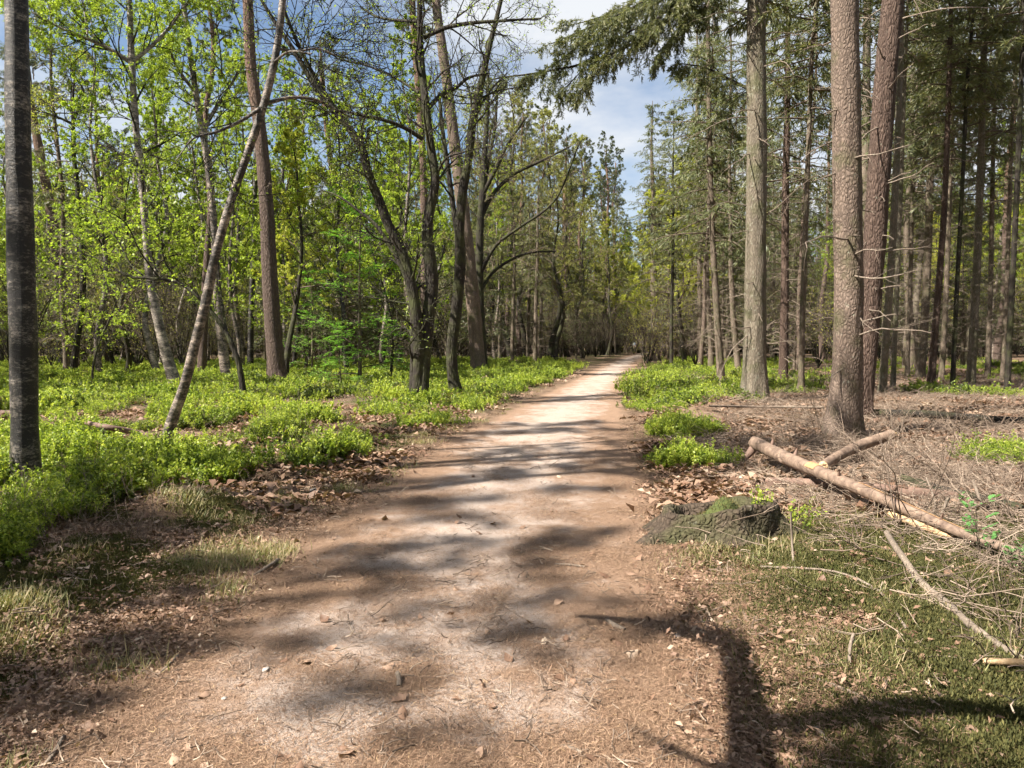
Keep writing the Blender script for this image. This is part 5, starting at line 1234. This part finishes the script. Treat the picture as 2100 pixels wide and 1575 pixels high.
scatter('surrounding_woodland', 'woodland continuing beside and behind the near path', 'woodland', meshes_far, np.stack([xq, yq, H(xq, yq)], 1), np.stack([0 * xq, 0 * xq, rngQ.uniform(0, 6.28, len(xq))], 1), rngQ.uniform(0.85, 1.2, len(xq)), kq, 'surrounding_kinds')

# ------------------------------------------------------------------ stump, logs, sticks, seedling
def stump():
    c = gnd(1470, 1092); rng = np.random.default_rng(1001)
    root = empty('tree_stump', c, label='low hollow old stump topped with moss, at the right edge of the path', category='stump')
    n = 44; th = np.arange(n) / n * 2 * np.pi
    base = 0.42 * (1 + 0.10 * np.cos(2 * th + 0.2) + 0.07 * np.cos(5 * th + 1) + 0.05 * np.cos(9 * th))
    lobes = 1 + 0.16 * np.cos(5 * th + 0.6) + 0.1 * np.cos(8 * th + 2)
    prof = [(1.62, -0.08), (1.36, 0.01), (1.17, 0.09), (1.06, 0.17), (1.03, 0.23), (1.0, 0.268), (0.95, 0.28), (0.86, 0.27), (0.80, 0.21), (0.74, 0.13), (0.4, 0.10), (0.02, 0.09)]
    V = []
    for j, (f, z) in enumerate(prof):
        fl = max(0, 1 - max(z, 0) / 0.16) if j < 6 else 0
        rr = base * f * (1 + fl * (lobes - 1)) + 0.02 * perlin(th * 4 + j, np.full(n, j * 0.9), 5)
        zz = z + (0.09 * perlin(th * 1.5 + 3, np.full(n, 0.4), 6) + 0.05 * np.cos(th + 0.5)) * (1 if z > 0.10 else 0)
        if j in (5, 6, 7): zz = zz + 0.025 * perlin(th * 5, np.full(n, 2.2), 7)
        V.append(np.stack([rr * np.cos(th) * 1.08, rr * np.sin(th) * 0.9, zz], 1))
    V = np.concatenate(V); idx = np.arange(len(V)).reshape(len(prof), n)
    q = np.stack([idx[:-1], np.roll(idx, -1, 1)[:-1], np.roll(idx, -1, 1)[1:], idx[1:]], -1).reshape(-1, 4)
    root.scale = (0.9, 0.9, 0.85)
    obj('bark_wall', make_mesh('stump', V, q, None, 'stump_wood'), root)
    # moss filling
    m = 26; gxx, gyy = np.meshgrid(np.linspace(-1, 1, m), np.linspace(-1, 1, m)); rr = np.sqrt(gxx ** 2 + gyy ** 2)
    zz = 0.10 + 0.24 * np.exp(-((gxx - 0.25) ** 2 + (gyy - 0.2) ** 2) / 0.22) + 0.02 * fbm(gxx * 4, gyy * 4, 3, 3) - 0.08 * sstep(0.85, 1.0, rr)
    Vm = np.stack([gxx * 0.34, gyy * 0.28, zz], -1).reshape(-1, 3); im = np.arange(m * m).reshape(m, m)
    qm = np.stack([im[:-1, :-1], im[:-1, 1:], im[1:, 1:], im[1:, :-1]], -1).reshape(-1, 4)
    keep = (rr.ravel()[qm].max(1) < 1.02)
    mo = obj('moss_top', make_mesh('stump_moss', Vm, qm[keep], None, 'moss_pad'), root)
    p = Vm[rng.integers(0, len(Vm), 2600)] + np.concatenate([rng.normal(0, 0.008, (2600, 2)), np.zeros((2600, 1))], 1)
    p = p[(p[:, 0] / 0.34) ** 2 + (p[:, 1] / 0.28) ** 2 < 1.0]
    d = unit(np.concatenate([rng.normal(0, 0.35, (len(p), 2)), np.ones((len(p), 1))], 1))
    v, q2, a = leafquads(p, d, 0.028, rng, 0, 0.16, 0.1, 0.4)
    obj('moss_shoots', MB().add(v, q2, None, a).mesh('moss_shoots', 'moss'), mo)
    b = obj('bilberry_sprig', bilberry_proto(1010, 22, 0.12, 0.24, 0.30, 0.022), None, (c[0] + 0.50, c[1] + 0.06, c[2] + 0.06), label='small bilberry sprig growing out of the side of the mossy stump', category='bilberry')
    b.rotation_euler = (0, 0.35, 0.4)
stump()
def log(name, label, pts, mat, seed, cat_='log', ends=True, rings=40, sides=16, rough=0.08):
    """pts: world (x,y,z,r)"""
    P4 = np.array(pts, float); c = P4[0, :3].copy(); P4[:, :3] -= c
    root = empty(name, c, label=label, category=cat_)
    me = trunk_mesh('log', P4, mat, sides, 0.0, rings, seed, rough)
    obj('stem', me, root)
    if ends:
        Q_ = hermite(P4, 12); rng = np.random.default_rng(seed)
        for e, nb in ((0, 1), (-1, -2)):
            d = unit(Q_[e, :3] - Q_[nb, :3]); r = Q_[e, 3] * 0.97
            u = unit(np.cross(d, np.array([0.1, 0.2, 1.0]))); w = np.cross(d, u)
            th = np.arange(14) / 14 * 6.2832
            rim = Q_[e, :3] + r * (np.cos(th)[:, None] * u + np.sin(th)[:, None] * w) - d * 0.004
            mid = Q_[e, :3] + 0.5 * r * (np.cos(th)[:, None] * u + np.sin(th)[:, None] * w) + d * (rng.uniform(0.0, 1.0, 14) * r * 0.9)[:, None]
            V = np.concatenate([rim, mid, (Q_[e, :3] + d * r * 0.4)[None]])
            T = []
            for i in range(14):
                j = (i + 1) % 14
                T += [[i, j, 14 + j], [i, 14 + j, 14 + i], [14 + i, 14 + j, 28]]
            obj('broken_end', make_mesh('end', V, None, T, 'broken_wood', False), root)
    return root, P4
def wpt(u, v, lift, rpx):
    g = gnd(u, v, lift); return [g[0], g[1], g[2], rpx / 2 / F_PX * g[1]]
lg, lgP = log('fallen_log', 'longest pale fallen log with peeled orange patches, propped up on another log', [wpt(1548, 908, 0.26, 27), wpt(1620, 943, 0.24, 27), wpt(1700, 976, 0.21, 26), wpt(1790, 1014, 0.17, 24), wpt(1880, 1054, 0.13, 23), wpt(1990, 1100, 0.09, 21), wpt(2110, 1140, 0.06, 19), wpt(2210, 1180, 0.04, 17)], 'log_bark', 1101, rings=60)
def patch_on(root, P4, s0, s1, mat, grow_=1.03, name='peeled_wood', th0=0.0, th1=6.2832):
    s = np.linspace(s0, s1, 16); Q_ = hermite(P4, 16, s); n = 16
    th = np.linspace(th0, th1, n)
    t = unit(np.gradient(Q_[:, :3], axis=0)); u = unit(np.cross(t, np.array([0, 0, 1.0]))); w = np.cross(u, t)
    rr = Q_[:, 3] * grow_; rr[0] *= 0.93; rr[-1] *= 0.93
    V = Q_[:, None, :3] + rr[:, None, None] * (np.cos(th)[None, :, None] * u[:, None] + np.sin(th)[None, :, None] * w[:, None])
    ii = np.arange(16 * n).reshape(16, n)
    q = np.stack([ii[:-1, :-1], ii[:-1, 1:], ii[1:, 1:], ii[1:, :-1]], -1).reshape(-1, 4)
    obj(name, make_mesh(name, V.reshape(-1, 3), q, None, mat), root)
patch_on(lg, lgP, 0.375, 0.42, 'log_wood', 1.10, 'peeled_wood', 0.4, 3.6)
patch_on(lg, lgP, 0.56, 0.83, 'log_wood', 1.10, 'peeled_wood', 1.5, 3.9)
for sk, (ax_, ay_, az_) in zip((0.12, 0.27, 0.5, 0.66, 0.78), ((0.3, 0.2, 1), (0.5, 0.6, 0.8), (-0.2, -0.5, 0.9), (0.4, 0.5, 0.7), (0.1, -0.3, 1))):
    q_ = hermite(lgP, 1, np.array([sk]))[0]; dv = unit(np.array([ax_, ay_, az_])); ln_ = q_[3] * (0.5 + 0.8 * ((sk * 37) % 1))
    obj('branch_stub', trunk_mesh('stub', np.array([[*(q_[:3] + dv * q_[3] * 0.5), q_[3] * 0.34], [*(q_[:3] + dv * (q_[3] + ln_ * 0.4)), q_[3] * 0.26], [*(q_[:3] + dv * (q_[3] + ln_)), q_[3] * 0.12]]), 'log_red', 8, 0, 6, int(sk * 100), 0.15), lg)
g0 = lgP[0]
st_l = np.array([[0.02, 0, -0.02, 0.06], [-0.06, -0.06, -0.10, 0.05], [-0.17, -0.10, -0.20, 0.03]])
obj('branch_stub', trunk_mesh('stub', st_l, 'log_red', 10, 0, 8, 3, 0.12), lg)
lg2, _ = log('fallen_branch', 'short thick forked branch pointing up, leaning on the longest log', [wpt(1688, 955, 0.12, 20), wpt(1730, 930, 0.16, 21), wpt(1780, 908, 0.24, 21), wpt(1830, 890, 0.34, 21)], 'log_bark', 1102, 'branch', rings=20)
lg3, _ = log('fallen_log', 'reddish brown log lying flat beneath the longest log', [wpt(1560, 985, 0.03, 14), wpt(1640, 990, 0.05, 20), wpt(1740, 998, 0.06, 26), wpt(1850, 1010, 0.06, 27), wpt(1960, 1020, 0.04, 24)], 'log_red', 1103, rings=30)
lg4, _ = log('fallen_log', 'dark mossy log with brushwood behind the longest log', [wpt(1850, 985, 0.05, 26), wpt(1920, 1005, 0.05, 25), wpt(2010, 1025, 0.05, 24), wpt(2130, 1050, 0.05, 22)], 'bark_dark', 1104, rings=24)
log('fallen_branch', 'long crooked pale branch lying across moss towards the path', [wpt(1818, 1092, 0.10, 11), wpt(1850, 1140, 0.04, 14), wpt(1890, 1195, 0.03, 16), wpt(1945, 1240, 0.03, 17), wpt(2000, 1290, 0.03, 17), wpt(2060, 1330, 0.02, 17), wpt(2140, 1380, 0.02, 16)], 'dead_branch', 1105, 'branch', rings=34, sides=10)
log('fallen_branch', 'short splintered pale branch beside the peeled log', [wpt(1825, 1055, 0.05, 14), wpt(1880, 1075, 0.05, 17), wpt(1950, 1100, 0.04, 18)], 'broken_wood', 1106, 'branch', rings=14, sides=10)
log('fallen_branch', 'yellowish cut stick end lying on moss and twigs', [wpt(2020, 1356, 0.04, 14), wpt(2070, 1358, 0.04, 15), wpt(2140, 1362, 0.04, 15)], 'broken_wood', 1107, 'branch', rings=10, sides=10)
log('fallen_log', 'dead trunk lying in shade behind the thickest fir trunk', [wpt(1780, 845, 0.10, 14), wpt(1900, 850, 0.12, 15), wpt(2050, 860, 0.10, 14), wpt(2200, 868, 0.10, 13)], 'bark_dark', 1108, rings=24)
log('fallen_branch', 'long thin straight pole lying between the grey fir and the thickest trunk', [wpt(1455, 828, 0.10, 4), wpt(1560, 830, 0.16, 5), wpt(1690, 835, 0.2, 6)], 'dead_branch', 1109, 'branch', ends=False, rings=14, sides=8)
log('fallen_log', 'broken brown log on bilberry beside the slim leaning birch', [wpt(178, 868, 0.36, 9), wpt(230, 878, 0.33, 12), wpt(280, 888, 0.22, 13), wpt(330, 905, 0.10, 14)], 'log_red', 1110, rings=18, sides=12)
log('fallen_log', 'short reddish log behind the thick mottled birch', [wpt(-60, 850, 0.10, 18), wpt(-10, 850, 0.10, 19), wpt(40, 850, 0.10, 18)], 'log_red', 1111, rings=10)
for k_, (pts, lb) in enumerate([([(1340, 880, 0.01, 3), (1420, 915, 0.04, 3), (1460, 930, 0.02, 2)], 'thin bent stick near bilberry right of the path'), ([(190, 880, 0.3, 3), (170, 925, 0.05, 3)], 'thin stick propped under the broken brown log'), ([(215, 880, 0.3, 3), (185, 930, 0.05, 3)], 'second thin stick propped under the broken brown log'), ([(290, 890, 0.15, 3), (255, 935, 0.03, 4)], 'pale short stick under the end of the broken brown log'),
                                ([(1560, 1162, 0.02, 4), (1700, 1170, 0.05, 4), (1790, 1205, 0.04, 4), (1860, 1290, 0.02, 3)], 'long curved yellowish twig arching over moss'), ([(1630, 1372, 0.02, 5), (1720, 1405, 0.03, 5), (1800, 1440, 0.02, 4), (1950, 1480, 0.01, 3)], 'straight pale twig lying across the moss mound'),
                                ([(1672, 1490, 0.05, 4), (1700, 1520, 0.03, 4), (1722, 1540, 0.01, 4)], 'short grey twig sticking out of shaded moss'), ([(1622, 1050, 0.35, 3), (1625, 1120, 0.1, 4), (1628, 1162, 0.0, 4)], 'upright thin dead stem behind the stump'),
                                ([(1750, 1300, 0.10, 5), (1742, 1340, 0.05, 5), (1744, 1368, 0.0, 4)], 'grey twig standing up out of moss'), ([(1995, 985, 0.3, 6), (2012, 1030, 0.12, 6), (2020, 1052, 0.0, 6)], 'brown broken stick standing among twigs by the longest log'), ([(1945, 1020, 0.18, 6), (1930, 1055, 0.02, 7)], 'short upright broken stub by the longest log'), ([(1900, 980, 0.25, 4), (1915, 1020, 0.1, 4), (1912, 1060, 0.02, 4)], 'bent reddish twig beside the longest log'),
                                ([(815, 1380, 0.03, 11), (818, 1408, 0.005, 12)], 'dark upright twig stub poking from the sandy path'), ([(1137, 1157, 0.004, 6), (1200, 1162, 0.01, 5)], 'straight straw coloured twig on the sandy path'), ([(325, 1385, 0.005, 7), (365, 1345, 0.01, 7)], 'bent dark twig at the left edge of the path'), ([(520, 1180, 0.01, 5), (545, 1165, 0.03, 8), (570, 1148, 0.02, 9)], 'forked dark twig on the left verge'), ([(92, 1570, 0.01, 8), (110, 1545, 0.02, 8), (130, 1510, 0.02, 8)], 'brown stick lying in leaf litter at the left verge'),
                                ([(1150, 1530, 0.005, 6), (1195, 1545, 0.01, 6)], 'pinkish flat twig on the needle strewn path'), ([(1245, 1272, 0.01, 10), (1265, 1285, 0.01, 12), (1282, 1292, 0.01, 9)], 'broad sliver of bark on the right edge of the path')]):
    P = np.array([wpt(*p) for p in pts]); c = P[0, :3].copy(); P[:, :3] -= c
    if len(P) == 2: P = np.array([P[0], (P[0] + P[1]) / 2 + np.array([0.004, 0.0, 0.004, 0]), P[1]])
    obj('twig', trunk_mesh('twig', P, 'dead_branch', 7, 0, 14, 1200 + k_, 0.12), None, c, label=lb, category='twig')
# arching dead twigs standing in the clearing
rngS = np.random.default_rng(1300)
DB = []
for i in range(6):
    n = 9
    st = np.zeros((n, 2, 3)); st[:, :, :2] = rngS.normal(0, 0.08, (n, 2))[:, None]; st[:, 1, 2] = 0.02
    P, Rd = grow(st, np.full((n, 2), 0.005), 1, 0, 0.1, lambda t, pl: rngS.uniform(0.4, 1.1, t.shape), 0.7, 0.1, 0.14, 8, rngS, 1, 0.35, -0.05)
    P[:, :, 2] = np.maximum(P[:, :, 2], 0.004)
    S, SR = grow(P, Rd, 4, 0.3, 1, 0.4, 0.6, 0, 0.16, 4, rngS, 0.6, 0.5, -0.02)
    mb = MB()
    for PP, RR, s_ in ((P, Rd, 5), (S, SR, 4)):
        v, q = tubes(PP, RR, s_); mb.add(v, q, None, np.repeat(rngS.uniform(0, 1, len(PP)), PP.shape[1] * s_))
    DB.append(mb.mesh('dead_spray', 'dead_twig'))
spots = [(1925, 880), (1940, 885), (2030, 895), (1780, 905), (1660, 890), (1690, 870), (1640, 860), (1770, 930), (1850, 920), (1900, 940), (1990, 930), (2060, 900), (1800, 960), (1950, 1000), (2040, 1050), (2080, 1080), (1880, 1080), (2000, 1230), (2080, 1250), (1620, 860), (1560, 850), (1500, 870), (2060, 1180), (1850, 850), (1980, 870), (2080, 1020), (2070, 1310), (2090, 1360), (1840, 890)]
for i, (u, v) in enumerate(spots):
    g = gnd(u, v); o = obj('brushwood', DB[i % 6], None, (g[0], g[1], g[2] - 0.01), label='arching spray of pale dead twigs on the floor of the fir stand', category='brushwood', group='dead twig sprays')
    o.rotation_euler = (rngS.normal(0, 0.15), rngS.normal(0, 0.15), rngS.uniform(0, 6.28)); s = rngS.uniform(0.7, 1.25) * (0.55 if v > 1100 else 1.0); o.scale = (s, s, s)
# rowan seedling
def rowan(u, v, hh, seed, label):
    rng = np.random.default_rng(seed); c = gnd(u, v)
    root = empty('rowan_seedling', c, label=label, category='seedling')
    st = np.zeros((1, 2, 3)); st[0, 1, 2] = 0.02
    P, Rd = grow(st, np.full((1, 2), 0.005), 2, 0, 0.1, lambda t, pl: hh + 0 * t, 0.2, 0.3, 0.08, 8, rng, 1, 0.4)
    B, BR = grow(P, Rd, 6, 0.25, 1.0, lambda t, pl: 0.16 + 0 * t, 1.0, 0.2, 0.08, 5, rng, 0.5, 0.5, -0.05)
    mb = MB()
    for PP, RR in ((P, Rd), (B, BR)):
        v_, q_ = tubes(PP, RR, 5); mb.add(v_, q_)
    obj('stem', mb.mesh('stem', 'bark_twig'), root)
    p, d = along(B, 11, rng, 0.2, 1.0)
    side = unit(np.cross(d, np.array([0, 0, 1.0]))) * rng.choice([-1, 1], len(d))[:, None]
    v_, q_, a = leafquads(p, unit(d * 0.5 + side + rng.normal(0, 0.1, d.shape)), 0.05, rng, 2, 0.42, 0.1)
    obj('leaves', MB().add(v_, q_, None, a).mesh('leaves', 'rowan'), root)
rowan(2010, 1165, 0.36, 1401, 'fresh green rowan seedling in front of the peeled end of the longest log')
rowan(2085, 1185, 0.26, 1402, 'smaller rowan seedling beside the taller rowan seedling')
# pale stones and cones
rngP = np.random.default_rng(1500)
for i, (u, v, r_) in enumerate([(1390, 1308, 0.022), (1110, 1105, 0.008), (645, 1010, 0.05), (460, 1434, 0.012), (545, 1376, 0.02), (780, 1465, 0.012), (565, 1340, 0.008), (1595, 1085, 0.03)]):
    g = gnd(u, v)
    nth, nph = 10, 6; th = np.arange(nth) / nth * 6.2832; V = []
    for j in range(nph + 1):
        ph = math.pi * j / nph
        V.append(np.stack([np.sin(ph) * np.cos(th), np.sin(ph) * np.sin(th), np.full(nth, np.cos(ph) * 0.6)], 1))
    V = np.concatenate(V); V *= (1 + 0.22 * rngP.normal(0, 1, (len(V), 1)).clip(-1, 1)) * r_
    ii = np.arange(len(V)).reshape(nph + 1, nth)
    q = np.stack([ii[:-1], np.roll(ii, -1, 1)[:-1], np.roll(ii, -1, 1)[1:], ii[1:]], -1).reshape(-1, 4)
    obj('pebble', make_mesh('pebble', V, q, None, 'pebble'), None, (g[0], g[1], g[2] + r_ * 0.3), label='small pale pebble on the ground beside the sandy path', category='pebble', group='pebbles')
print('TRIS', tri_count(), 'OBJECTS', len(bpy.data.objects))
